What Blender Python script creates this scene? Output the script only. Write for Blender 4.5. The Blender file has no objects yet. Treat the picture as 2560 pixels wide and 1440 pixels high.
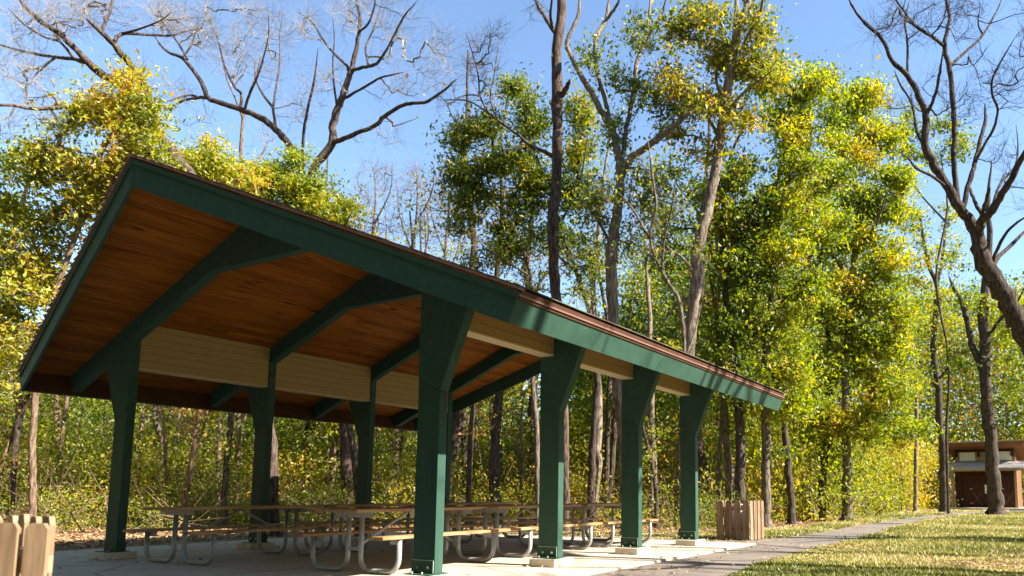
import bpy, bmesh, math, time
import numpy as np
from mathutils import Matrix, Vector
T0 = time.time()
R = math.radians
# ------------------------------------------------------------------ camera, sky, sun, exposure
scn = bpy.context.scene
COL = scn.collection
CAMP = np.array([8.733, -5.637, 0.94]); YAW, PITCH, ROLL = 28.135, 6.124, 0.028
FPX, OX, OY = 1796.135, 334.608, 322.113          # focal length and lens offset for a 2560 px wide frame
cy_, sy_, cp_, sp_ = math.cos(R(YAW)), math.sin(R(YAW)), math.cos(R(PITCH)), math.sin(R(PITCH))
FW = np.array([-sy_*cp_, cy_*cp_, sp_]); RT0 = np.array([cy_, sy_, 0.0]); UP0 = np.cross(RT0, FW)
RT = RT0*math.cos(R(ROLL)) + UP0*math.sin(R(ROLL)); UP = -RT0*math.sin(R(ROLL)) + UP0*math.cos(R(ROLL))
cam = bpy.data.cameras.new('camera'); camo = bpy.data.objects.new('camera', cam); COL.objects.link(camo)
M = Matrix(((RT[0], UP[0], -FW[0], CAMP[0]), (RT[1], UP[1], -FW[1], CAMP[1]), (RT[2], UP[2], -FW[2], CAMP[2]), (0, 0, 0, 1)))
camo.matrix_world = M
cam.sensor_width = 36; cam.lens = FPX/2560*36; cam.shift_x = -OX/2560; cam.shift_y = OY/2560
cam.clip_start = 0.05; cam.clip_end = 2000
cam.dof.use_dof = True; cam.dof.focus_distance = 9.5; cam.dof.aperture_fstop = 2.4
scn.camera = camo
SUN = np.array([1.0, 0.18, 0.80]); SUN /= np.linalg.norm(SUN)
SUN_EL = math.asin(SUN[2]); SUN_AZ = math.atan2(SUN[0], SUN[1])
world = bpy.data.worlds.new('World'); scn.world = world; world.use_nodes = True
wn = world.node_tree; bg = wn.nodes['Background']
sky = wn.nodes.new('ShaderNodeTexSky'); sky.sky_type = 'NISHITA'; sky.sun_disc = False
sky.sun_elevation = SUN_EL; sky.sun_rotation = SUN_AZ; sky.air_density = 1.1; sky.dust_density = 0.15; sky.ozone_density = 3.0
wn.links.new(sky.outputs[0], bg.inputs[0]); bg.inputs[1].default_value = 0.088
sl = bpy.data.lights.new('sun', 'SUN'); sl.energy = 5.0; sl.angle = R(0.53); sl.color = (1.0, 0.93, 0.82)
so = bpy.data.objects.new('sun', sl); COL.objects.link(so); so.location = (20, 3, 20)
so.rotation_euler = Vector(tuple(SUN)).to_track_quat('Z', 'Y').to_euler()
vs = scn.view_settings; vs.view_transform = 'Standard'; vs.look = 'None'; vs.gamma = 1; vs.use_curve_mapping = False
vs.exposure = 1.85
scn.cycles.max_bounces = 8; scn.cycles.diffuse_bounces = 4; scn.cycles.transmission_bounces = 4

def ray(x, y):
    x = np.asarray(x, float); y = np.asarray(y, float)
    return FW + RT*((x-1280-OX)/FPX)[..., None] - UP*((y-720-OY)/FPX)[..., None]
def at(x, y, D): return CAMP + ray(x, y)*np.asarray(D, float)[..., None]
def ground(x, y, z=0.0):
    d = ray(x, y); return CAMP + d*((z-CAMP[2])/d[2])
def gdepth(x, y):
    d = ray(x, y); return (0-CAMP[2])/d[2]

# ------------------------------------------------------------------ helpers
def lin(c):
    c = np.array(c)/255.0
    return tuple(np.where(c <= .04045, c/12.92, ((c+.055)/1.055)**2.4))
def link_obj(name, me, mat=None, parent=None, label=None, cat=None, group=None, kind=None, loc=None, rz=0):
    o = bpy.data.objects.new(name, me); COL.objects.link(o)
    if mat is not None and me is not None:
        for m in (mat if isinstance(mat, (list, tuple)) else [mat]):
            if m.name not in [k.name for k in me.materials]: me.materials.append(m)
    if parent is not None: o.parent = parent
    if loc is not None: o.location = loc
    if rz: o.rotation_euler = (0, 0, rz)
    tag(o, label, cat, group, kind)
    return o
def tag(o, label=None, cat=None, group=None, kind=None):
    if label: o['label'] = label
    if cat: o['category'] = cat
    if group: o['group'] = group
    if kind: o['kind'] = kind
def empty(name, loc=(0, 0, 0), rz=0, label=None, cat=None, group=None):
    o = bpy.data.objects.new(name, None); COL.objects.link(o); o.location = loc; o.rotation_euler = (0, 0, rz)
    o.empty_display_size = .2; tag(o, label, cat, group); return o
def np_mesh(name, V, F, attr=None, smooth=False, mats=None):
    """V (n,3); F (m,k) equal-size faces, or list of arrays"""
    me = bpy.data.meshes.new(name)
    Fs = [np.asarray(f, np.int32) for f in (F if isinstance(F, list) else [F]) if len(f)]
    V = np.asarray(V, np.float32)
    me.vertices.add(len(V)); me.vertices.foreach_set('co', V.ravel())
    tot = np.concatenate([np.full(len(f), f.shape[1], np.int32) for f in Fs])
    idx = np.concatenate([f.ravel() for f in Fs])
    me.loops.add(len(idx)); me.loops.foreach_set('vertex_index', idx)
    me.polygons.add(len(tot)); st = np.concatenate([[0], np.cumsum(tot)[:-1]]).astype(np.int32)
    me.polygons.foreach_set('loop_start', st)
    try: me.polygons.foreach_set('loop_total', tot)
    except Exception: pass
    me.polygons.foreach_set('use_smooth', np.full(len(tot), bool(smooth)))
    me.update(calc_edges=True)
    if attr is not None:
        a = me.attributes.new('tone', 'FLOAT', 'FACE'); a.data.foreach_set('value', np.asarray(attr, np.float32))
    return me
class MB:
    def __init__(s): s.v = []; s.f = {}; s.n = 0
    def add(s, V, F):
        V = np.asarray(V, float); s.v.append(V)
        for f in F:
            s.f.setdefault(len(f), []).append([i+s.n for i in f])
        s.n += len(V); return s
    def box(s, x0, x1, y0, y1, z0, z1, T=None):
        V = np.array([[x, y, z] for z in (z0, z1) for y in (y0, y1) for x in (x0, x1)], float)
        if T is not None: V = T(V)
        return s.add(V, [(0, 2, 3, 1), (4, 5, 7, 6), (0, 1, 5, 4), (2, 6, 7, 3), (0, 4, 6, 2), (1, 3, 7, 5)])
    def prism(s, poly, a, b, axis=1):
        """poly in the two other axes (convex pieces or n-gon), extruded along axis from a to b"""
        n = len(poly); V = []
        for t in (a, b):
            for q in poly:
                p = list(q); p.insert(axis, t); V.append(p)
        F = [tuple(range(n)), tuple(range(2*n-1, n-1, -1))] + [(i, i+n, (i+1) % n+n, (i+1) % n) for i in range(n)]
        return s.add(V, F)
    def tube(s, P, r, k=10, caps=True):
        P = np.asarray(P, float); n = len(P); r = np.broadcast_to(np.asarray(r, float), (n,))
        Tn = np.gradient(P, axis=0); Tn /= np.linalg.norm(Tn, axis=1)[:, None]+1e-9
        ref = np.array([0, 0, 1.0]) if abs(Tn[0, 2]) < .9 else np.array([1.0, 0, 0])
        u = np.cross(Tn[0], ref); u /= np.linalg.norm(u); rings = []
        for i in range(n):
            u = u - Tn[i]*(u@Tn[i]); u /= np.linalg.norm(u)+1e-9; w = np.cross(Tn[i], u)
            a = np.arange(k)*2*math.pi/k
            rings.append(P[i]+r[i]*(np.cos(a)[:, None]*u+np.sin(a)[:, None]*w))
        F = [(i*k+j, i*k+(j+1) % k, (i+1)*k+(j+1) % k, (i+1)*k+j) for i in range(n-1) for j in range(k)]
        if caps: F += [tuple(range(k-1, -1, -1)), tuple((n-1)*k+j for j in range(k))]
        return s.add(np.concatenate(rings), F)
    def mesh(s, name, smooth=False):
        me = np_mesh(name, np.concatenate(s.v), [np.array(f) for f in s.f.values()], smooth=smooth)
        bm = bmesh.new(); bm.from_mesh(me); bmesh.ops.recalc_face_normals(bm, faces=bm.faces); bm.to_mesh(me); bm.free()
        if smooth:
            for p in me.polygons:
                if len(p.vertices) > 6: p.use_smooth = False
        return me
    def obj(s, name, mat, parent=None, smooth=False, bevel=0, **k):
        me = s.mesh(name, smooth)
        if bevel:
            bm = bmesh.new(); bm.from_mesh(me)
            bmesh.ops.bevel(bm, geom=bm.edges[:], offset=bevel, segments=1, affect='EDGES'); bm.to_mesh(me); bm.free()
        return link_obj(name, me, mat, parent, **k)
def smooth_path(P, sub=4):
    P = np.asarray(P, float)
    if len(P) < 3: sub = max(sub, 3)
    Q = np.vstack([2*P[0]-P[1], P, 2*P[-1]-P[-2]]); out = []
    for i in range(1, len(Q)-2):
        for t in np.linspace(0, 1, sub, endpoint=False):
            a, b, c, d = Q[i-1], Q[i], Q[i+1], Q[i+2]
            out.append(.5*((2*b)+(-a+c)*t+(2*a-5*b+4*c-d)*t*t+(-a+3*b-3*c+d)*t**3))
    out.append(P[-1]); return np.array(out)

# ------------------------------------------------------------------ materials
def mat(name):
    m = bpy.data.materials.new(name); m.use_nodes = True; nt = m.node_tree
    return m, nt, nt.nodes['Principled BSDF']
def N(nt, t, **k):
    n = nt.nodes.new(t)
    for a, b in k.items(): setattr(n, a, b)
    return n
def ramp(nt, stops, src=None, interp='LINEAR'):
    n = nt.nodes.new('ShaderNodeValToRGB'); cr = n.color_ramp; cr.interpolation = interp
    while len(cr.elements) < len(stops): cr.elements.new(.5)
    for e, (p, c) in zip(cr.elements, stops): e.position = p; e.color = (*c[:3], 1)
    if src is not None: nt.links.new(src, n.inputs[0])
    return n
def noise(nt, scale, detail=4, rough=.55, vec=None, dim=None):
    n = nt.nodes.new('ShaderNodeTexNoise'); n.inputs['Scale'].default_value = scale
    n.inputs['Detail'].default_value = detail; n.inputs['Roughness'].default_value = rough
    if vec is not None: nt.links.new(vec, n.inputs['Vector'])
    return n
def coords(nt, scale=(1, 1, 1), kind='Object', rand=0):
    tc = nt.nodes.new('ShaderNodeTexCoord'); mp = nt.nodes.new('ShaderNodeMapping'); mp.inputs['Scale'].default_value = scale
    nt.links.new(tc.outputs[kind], mp.inputs['Vector'])
    if rand:
        oi = nt.nodes.new('ShaderNodeObjectInfo'); ml = N(nt, 'ShaderNodeMath', operation='MULTIPLY'); ml.inputs[1].default_value = rand
        nt.links.new(oi.outputs['Random'], ml.inputs[0]); nt.links.new(ml.outputs[0], mp.inputs['Location'])
    return mp.outputs[0]
def mixc(nt, fac, a, b, mode='MIX'):
    n = nt.nodes.new('ShaderNodeMix'); n.data_type = 'RGBA'; n.blend_type = mode
    for s, v in ((n.inputs[0], fac), (n.inputs[6], a), (n.inputs[7], b)):
        if hasattr(v, 'links') or isinstance(v, bpy.types.NodeSocket): nt.links.new(v, s)
        elif isinstance(v, (int, float)): s.default_value = v
        else: s.default_value = (*v[:3], 1)
    return n.outputs[2]
def bump(nt, p, h, strength=.4, dist=.01):
    b = nt.nodes.new('ShaderNodeBump'); b.inputs['Strength'].default_value = strength; b.inputs['Distance'].default_value = dist
    nt.links.new(h, b.inputs['Height']); nt.links.new(b.outputs[0], p.inputs['Normal'])
def paint(name, col, rough=.55, grain=(2, 2, 2), var=.34, bstr=.25, specks=True):
    m, nt, p = mat(name); v = coords(nt, grain)
    n1 = noise(nt, 3, 6, .6, v); n2 = noise(nt, 40, 3, .6, v)
    c = mixc(nt, n1.outputs[0], tuple(x*(1-var) for x in col), tuple(min(1, x*(1+var)) for x in col))
    if specks:
        v2 = coords(nt, (1, 1, 1)); sp = noise(nt, 26, 3, .6, v2); r = ramp(nt, [(.0, (0, 0, 0)), (.72, (0, 0, 0)), (.76, (1, 1, 1))], sp.outputs[0])
        c = mixc(nt, r.outputs[0], c, tuple(min(1, x*2.2+.05) for x in col))
    nt.links.new(c, p.inputs['Base Color']); p.inputs['Roughness'].default_value = rough; p.inputs['Specular IOR Level'].default_value = .12
    bump(nt, p, n2.outputs[0], bstr, .004); return m
def wood(name, c0, c1, c2, along, rough=.6, knots=True, rvar=.5, gscale=1.0):
    """c0 dark grain, c1 mid, c2 light; along = long axis index"""
    m, nt, p = mat(name); sc = [14*gscale]*3; sc[along] = 0.9
    v = coords(nt, sc, rand=37); n1 = noise(nt, 1.6, 6, .62, v); r = ramp(nt, [(.25, c0), (.5, c1), (.75, c2)], n1.outputs[0])
    oi = nt.nodes.new('ShaderNodeObjectInfo')
    mr = N(nt, 'ShaderNodeMapRange'); mr.inputs[3].default_value = 1-rvar*.5; mr.inputs[4].default_value = 1+rvar*.5
    nt.links.new(oi.outputs['Random'], mr.inputs[0])
    hsv = nt.nodes.new('ShaderNodeHueSaturation'); nt.links.new(mr.outputs[0], hsv.inputs['Value']); nt.links.new(r.outputs[0], hsv.inputs['Color'])
    c = hsv.outputs[0]
    if knots:
        ks = [5, 5, 5]; ks[along] = 1.3; v2 = coords(nt, ks, rand=91)
        vo = nt.nodes.new('ShaderNodeTexVoronoi'); vo.inputs['Scale'].default_value = 1.0; nt.links.new(v2, vo.inputs['Vector'])
        kr = ramp(nt, [(0, (1, 1, 1)), (.10, (.85, .85, .85)), (.17, (0, 0, 0))], vo.outputs['Distance'])
        c = mixc(nt, kr.outputs[0], c, tuple(x*.3 for x in c0))
    nt.links.new(c, p.inputs['Base Color']); p.inputs['Roughness'].default_value = rough; p.inputs['Specular IOR Level'].default_value = .15
    bump(nt, p, n1.outputs[0], .3, .003); return m
def bark(name, dark, light, scale=1.0):
    m, nt, p = mat(name); v = coords(nt, (9*scale, 9*scale, 1.6*scale)); n1 = noise(nt, 2.2, 7, .68, v)
    v2 = coords(nt, (1, 1, .5)); n2 = noise(nt, 1.3, 4, .6, v2)
    r = ramp(nt, [(.38, dark), (.5, tuple((a+b)/2 for a, b in zip(dark, light))), (.62, light)], n1.outputs[0])
    c = mixc(nt, n2.outputs[0], r.outputs[0], tuple(x*.55 for x in light), 'MULTIPLY')
    f = N(nt, 'ShaderNodeMath', operation='MULTIPLY'); f.inputs[1].default_value = .4
    nt.links.new(r.outputs[0], p.inputs['Base Color']); p.inputs['Roughness'].default_value = .95
    p.inputs['Specular IOR Level'].default_value = .15
    bump(nt, p, n1.outputs[0], 1.0, .06); return m
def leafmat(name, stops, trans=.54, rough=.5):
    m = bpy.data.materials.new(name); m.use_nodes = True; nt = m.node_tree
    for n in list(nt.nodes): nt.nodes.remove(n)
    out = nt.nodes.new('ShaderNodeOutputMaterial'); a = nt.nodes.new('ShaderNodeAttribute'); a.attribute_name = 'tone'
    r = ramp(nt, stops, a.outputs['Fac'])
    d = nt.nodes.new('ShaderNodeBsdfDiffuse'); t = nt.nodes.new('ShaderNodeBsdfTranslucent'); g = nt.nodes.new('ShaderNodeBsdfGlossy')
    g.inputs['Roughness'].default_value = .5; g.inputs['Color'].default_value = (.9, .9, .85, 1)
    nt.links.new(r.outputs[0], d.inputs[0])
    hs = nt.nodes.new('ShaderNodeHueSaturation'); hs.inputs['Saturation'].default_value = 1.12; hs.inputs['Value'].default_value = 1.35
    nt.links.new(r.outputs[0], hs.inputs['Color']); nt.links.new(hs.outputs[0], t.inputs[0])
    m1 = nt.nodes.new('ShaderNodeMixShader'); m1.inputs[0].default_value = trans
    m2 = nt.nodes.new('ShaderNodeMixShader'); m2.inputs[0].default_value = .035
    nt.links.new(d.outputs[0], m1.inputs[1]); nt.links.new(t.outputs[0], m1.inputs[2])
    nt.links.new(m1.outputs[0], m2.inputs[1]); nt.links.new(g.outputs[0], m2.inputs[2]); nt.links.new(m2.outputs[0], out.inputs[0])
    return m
MT = {}
MT['green'] = paint('green_paint', (.038, .086, .062), .5, (1.5, 1.5, 1.5))
MT['green_shade'] = paint('shade_side_green_paint', (.040, .092, .074), .6, (3, 3, 3), .35, .4)  # same green paint; skylight on the shaded boards put into a bluer, lighter colour
MT['green_post'] = paint('post_green_paint', (.038, .086, .062), .5, (3, 3, .6))
MT['ceil'] = wood('stained_pine_boards', (.10, .028, .004), (.27, .092, .012), (.38, .140, .020), 1, .55, True, .5)
MT['deckdk'] = paint('brown_soffit_paint', (.10, .05, .03), .7)
MT['siding'] = paint('tan_siding_paint', (.40, .30, .125), .6, (1, 1, 1), .08, .1, False)
MT['sidetrim'] = paint('cream_trim_paint', (.55, .46, .28), .6, (1, 1, 1), .06, .1, False)
MT['drip'] = paint('brown_metal_edge', (.29, .165, .135), .5, (1, 1, 1), .1, .1, False)
def m_shingle():
    m, nt, p = mat('asphalt_shingle'); v = coords(nt, (1, 1, 1)); n1 = noise(nt, 60, 3, .7, v); n2 = noise(nt, 2, 3, .5, v)
    r = ramp(nt, [(.3, (.05, .032, .028)), (.6, (.12, .085, .07)), (.8, (.2, .16, .13))], n1.outputs[0])
    c = mixc(nt, ramp(nt, [(.5, (0, 0, 0)), (.7, (.5, .5, .5))], n2.outputs[0]).outputs[0], r.outputs[0], (.16, .15, .09))
    nt.links.new(c, p.inputs['Base Color']); p.inputs['Roughness'].default_value = .95; bump(nt, p, n1.outputs[0], .5, .004); return m
MT['shingle'] = m_shingle()
def m_conc(name, c0, c1, c2, bigv=.9, joints=False, sc=1.0):
    m, nt, p = mat(name); v = coords(nt, (1, 1, 1), 'Object')
    a = noise(nt, 1.1*sc, 6, .6, v); b = noise(nt, 55*sc, 4, .65, v); c = noise(nt, 7*sc, 5, .7, v)
    r = ramp(nt, [(.3, c0), (.52, c1), (.75, c2)], a.outputs[0])
    k = mixc(nt, .35, r.outputs[0], ramp(nt, [(.3, c0), (.7, c2)], b.outputs[0]).outputs[0])
    st = ramp(nt, [(.58, (0, 0, 0)), (.75, (.55, .55, .55))], c.outputs[0])
    k = mixc(nt, st.outputs[0], k, tuple(x*.62 for x in c0))
    mp2 = noise(nt, .9*sc, 5, .62, v); vo = nt.nodes.new('ShaderNodeTexVoronoi'); vo.feature = 'DISTANCE_TO_EDGE'; vo.inputs['Scale'].default_value = .45*sc
    wv = mixc(nt, .12, v, mp2.outputs['Color'], 'ADD'); nt.links.new(wv, vo.inputs['Vector'])
    cr = ramp(nt, [(0, (.6, .6, .6)), (.006, (.5, .5, .5)), (.012, (0, 0, 0))], vo.outputs['Distance'])
    k = mixc(nt, cr.outputs[0], k, tuple(x*.35 for x in c0))
    nt.links.new(k, p.inputs['Base Color']); p.inputs['Roughness'].default_value = .72; p.inputs['Specular IOR Level'].default_value = .25
    bump(nt, p, b.outputs[0], .35, .003); return m
MT['slab'] = m_conc('concrete_slab', (.36, .305, .23), (.49, .43, .335), (.60, .54, .44))
MT['foot'] = m_conc('concrete_footing', (.50, .44, .34), (.62, .55, .43), (.70, .63, .52), sc=3)
MT['asphalt'] = m_conc('weathered_asphalt', (.13, .105, .085), (.19, .16, .13), (.25, .215, .18), sc=1.4)
MT['galv'] = paint('galvanised_steel', (.36, .37, .37), .42, (6, 6, 6), .18, .15, False)
MT['galv'].node_tree.nodes['Principled BSDF'].inputs['Metallic'].default_value = .35
MT['brace'] = paint('galvanised_angle', (.33, .33, .31), .5, (6, 6, 6), .2, .15, False)
MT['plank'] = wood('treated_plank', (.24, .125, .055), (.40, .235, .11), (.52, .34, .18), 1, .55, True, .3)
MT['bolt'] = paint('rusty_bolt', (.25, .2, .16), .5, (9, 9, 9), .4, .2, False)
MT['shoe'] = paint('painted_steel_shoe', (.035, .085, .052), .45, (6, 6, 6), .3, .3, False)
MT['worn'] = paint('worn_bare_edge', (.50, .50, .45), .7, (6, 6, 6), .2, .2, False)
MT['picket'] = wood('cedar_picket', (.07, .045, .028), (.27, .175, .10), (.42, .31, .205), 2, .7, True, .35, .7)
MT['bin'] = paint('pale_bin_plastic', (.55, .58, .60), .4, (1, 1, 1), .08, .05, False)
MT['bark_m'] = bark('brown_black_bark', (.030, .020, .016), (.17, .12, .095))
MT['bark_g'] = bark('grey_brown_bark', (.055, .042, .032), (.26, .21, .165))
MT['bark_d'] = bark('dark_bark', (.03, .022, .017), (.13, .10, .08))
MT['bark_l'] = bark('pale_bark', (.085, .062, .046), (.34, .27, .21))
MT['bark_t'] = bark('pinkish_bark', (.085, .05, .034), (.32, .22, .155))
MT['twig_l'] = paint('pale_twig_bark', (.27, .225, .18), .9, (3, 3, 3), .3, .1, False)
MT['lf_yel'] = leafmat('yellow_green_leaves', [(0, (.10, .14, .012)), (.3, (.24, .28, .020)), (.6, (.44, .42, .032)), (.85, (.55, .44, .04)), (1, (.50, .27, .03))])
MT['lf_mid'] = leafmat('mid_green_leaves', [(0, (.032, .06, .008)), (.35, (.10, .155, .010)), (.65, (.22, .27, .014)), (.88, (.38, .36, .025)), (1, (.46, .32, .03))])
MT['lf_dk'] = leafmat('dark_green_leaves', [(0, (.026, .050, .007)), (.35, (.085, .13, .010)), (.7, (.19, .24, .013)), (.92, (.36, .34, .02)), (1, (.45, .28, .03))])
MT['lf_org'] = leafmat('golden_leaves', [(0, (.07, .11, .010)), (.3, (.18, .20, .016)), (.55, (.38, .34, .025)), (.85, (.50, .36, .025)), (1, (.50, .25, .02))])
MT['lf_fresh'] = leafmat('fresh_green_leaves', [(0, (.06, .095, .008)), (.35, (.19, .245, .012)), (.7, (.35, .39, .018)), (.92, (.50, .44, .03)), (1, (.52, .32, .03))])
MT['lf_rust'] = leafmat('rusty_leaves', [(0, (.10, .10, .015)), (.4, (.22, .17, .025)), (.75, (.34, .18, .03)), (1, (.36, .12, .03))])
MT['lf_pale'] = leafmat('pale_buff_leaves', [(0, (.22, .20, .08)), (.5, (.38, .32, .14)), (1, (.46, .36, .18))])
MT['lf_dry'] = leafmat('fallen_dry_leaves', [(0, (.13, .065, .03)), (.4, (.30, .17, .08)), (.75, (.45, .29, .15)), (1, (.55, .42, .24))], .15)
MT['grass_b'] = leafmat('grass_blades', [(0, (.08, .11, .02)), (.4, (.22, .225, .045)), (.7, (.42, .37, .12)), (1, (.56, .45, .22))], .3)
def m_ground(name, a, b, c, s1=1.2, s2=14, bd=.03):
    m, nt, p = mat(name); v = coords(nt, (1, 1, 1)); n1 = noise(nt, s1, 5, .6, v); n2 = noise(nt, s2, 6, .7, v)
    r = ramp(nt, [(.3, a), (.5, b), (.72, c)], n2.outputs[0])
    k = mixc(nt, ramp(nt, [(.35, (0, 0, 0)), (.65, (.6, .6, .6))], n1.outputs[0]).outputs[0], r.outputs[0], c)
    nt.links.new(k, p.inputs['Base Color']); p.inputs['Roughness'].default_value = .95; p.inputs['Specular IOR Level'].default_value = .1
    bump(nt, p, n2.outputs[0], .8, bd); return m
MT['lawn'] = m_ground('lawn_soil_and_grass', (.07, .07, .025), (.17, .15, .055), (.30, .24, .12))
MT['litter'] = m_ground('leaf_litter_floor', (.07, .04, .022), (.16, .095, .05), (.30, .19, .10), .8, 22)
MT['shedwall'] = wood('dark_red_brown_boards', (.022, .009, .006), (.045, .018, .012), (.075, .035, .022), 2, .8, False, .4)
MT['shedfas'] = wood('orange_brown_fascia', (.10, .042, .02), (.18, .08, .038), (.24, .115, .058), 0, .7, False, .2)
MT['shedpost'] = wood('tan_post', (.20, .13, .07), (.33, .23, .12), (.42, .30, .18), 2, .8, False, .2)
MT['shedbr'] = wood('dark_brace_board', (.05, .025, .015), (.09, .045, .027), (.13, .07, .045), 2, .8, False, .2)
MT['shedlite'] = paint('frosted_panel', (.62, .60, .50), .5, (1, 1, 1), .05, .05, False)
MT['shedroof'] = m_conc('grey_shed_shingles', (.22, .20, .19), (.36, .33, .31), (.48, .45, .42), sc=6)

# ------------------------------------------------------------------ ground
def sheet(name, pts, z, m, **k):
    me = bpy.data.meshes.new(name); me.from_pydata([(x, y, 0) for x, y in pts], [], [tuple(range(len(pts)))]); me.update()
    o = link_obj(name, me, m, None, **k); o.location.z = z; return o
sheet('ground', [(-500, -500), (500, -500), (500, 500), (-500, 500)], -.05, MT['lawn'], kind='structure')
forest = [(-40, -30), (-7.2, -20), (-6.6, 0), (-6.8, 5.6), (-3.5, 9.2), (1.0, 11.6), (2.6, 16), (2.2, 24), (2.6, 34), (1.5, 50), (3, 60), (14, 64), (40, 60), (300, 300), (-300, 300), (-300, -30)]
sheet('forest_floor', forest, -.046, MT['litter'], kind='structure')
apron = [(-5.9, 5.0), (-5.9, 8.15), (0.5, 8.6), (3.3, 8.75), (3.75, 10.2), (3.95, 13), (3.85, 18), (4.25, 26), (5.4, 37), (8.4, 44.5), (10.5, 44.5), (6.6, 37), (5.15, 26), (5.05, 18), (5.3, 11), (5.2, 6.4), (5.25, 4.3), (5.5, 2.1), (5.9, -1), (6.6, -12), (-5.9, -12)]
sheet('path', apron, -.034, MT['asphalt'], kind='structure')
slab = empty('slab_root')
bpy.data.objects.remove(slab)
# concrete slab: panels with tooled joints, each its own piece
root_slab = MB().box(-5.45, 3.98, -2.6, 7.75, -.2, -.012).obj('pavement', MT['slab'], kind='structure')
xs = [-5.45, -2.35, .75, 3.98]; ys = [-2.6, 0.0, 2.6, 5.2, 7.75]
for i in range(3):
    for j in range(4):
        MB().box(xs[i]+.009, xs[i+1]-.009, ys[j]+.009, ys[j+1]-.006, -.0115, 0).obj('slab_panel', MT['slab'], root_slab, bevel=.003)

# ------------------------------------------------------------------ picnic shelter
A_, W_, D_, B_, HB = 2.917, .32, .127, 2.20, .113
HK, HS, SL, ZR, E_, XK, ZC = 2.029, 2.168, .4075, 4.696, .288, 1.052, 3.98
G0, GP0, G1, GP1 = .607, 1.545, .544, 1.674
XT, ZFT, ZFB = 4.73, 4.628, 4.366
TH = math.atan(SL)
YF = 3*B_+D_
shelter = empty('picnic_shelter', (0, 0, 0), label='open green picnic shelter with pointed gable roof and orange board ceiling', cat='shelter')
hl = (3.57-3.236)/(2.857-HK)
zj = (4.408-SL*(3.236-hl*HK))/(1+SL*hl); xj = 3.236+hl*(zj-HK)
for i in range(4):
    y0 = i*B_
    for s in (1, -1):
        f = MB().prism([(s*(A_-.02), -.0), (s*(A_+W_+.07), 0), (s*(A_+W_+.07), HB-.01), (s*(A_-.02), HB-.01)], y0-.16, y0+D_+.15)
        f.obj('footing', MT['foot'], shelter, bevel=.008)
        poly = [(s*(A_+.004), HB), (s*(A_+W_-.003), HB), (s*(A_+W_-.003), HK-.004), (s*(A_+.004), HS-.004)]
        c = MB().prism(poly, y0+.004, y0+D_-.004).obj('column', MT['green_post'], shelter, bevel=.003)
        # steel shoe with base plate and bolts
        sh = MB(); xa, xb = sorted((s*(A_-.004), s*(A_+W_-.012)))
        sh.box(xa, xb, y0-.005, y0+D_+.005, HB+.004, HB+.135)
        sh.obj('steel_shoe', MT['shoe'], c, bevel=.002)
        xa2, xb2 = sorted((s*(A_-.012), s*(A_+W_+.03)))
        MB().box(xa2, xb2, y0-.10, y0+D_+.06, HB-.009, HB+.001).obj('base_plate', MT['shoe'], c)
        if s > 0:
            MB().box(xa, xb, y0-.007, y0-.0045, HB+.134, HB+.139).box(xb-.004, xb+.001, y0-.008, y0-.0035, HB+.008, HB+.139).obj('worn_edge', MT['worn'], c)
        for bx in (.30, .74):
            X = s*(A_+W_*bx); b = MB(); b.tube([(X, y0-.006, HB+.062), (X, y0-.024, HB+.062)], .015, 8); b.obj('bolt', MT['bolt'] if (i+s) % 2 else MT['worn'], c)
            X = s*(A_+W_*bx-.03); b = MB(); b.tube([(X, y0-.06, HB), (X, y0-.06, HB+.02)], .009, 8); b.obj('bolt', MT['worn'], c)
        # rafter arm with haunch: one glued frame piece from ridge to tail
        P = [(A_, HS), (A_, ZR-E_-SL*A_), (XK, ZC), (0.001, ZC), (0.001, ZR-.002), (4.66, ZR-.002-SL*4.66), (4.585, 2.535), (xj, zj), (A_+W_, HK)]
        MB().prism([(s*x, z) for x, z in P], y0, y0+D_).obj('rafter_frame', MT['green_shade'], shelter, bevel=.003)
def ynear(u): return -(GP0-(GP0-G0)*u/XT)
def yfar(u): return YF+GP1-(GP1-G1)*u/XT
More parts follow.
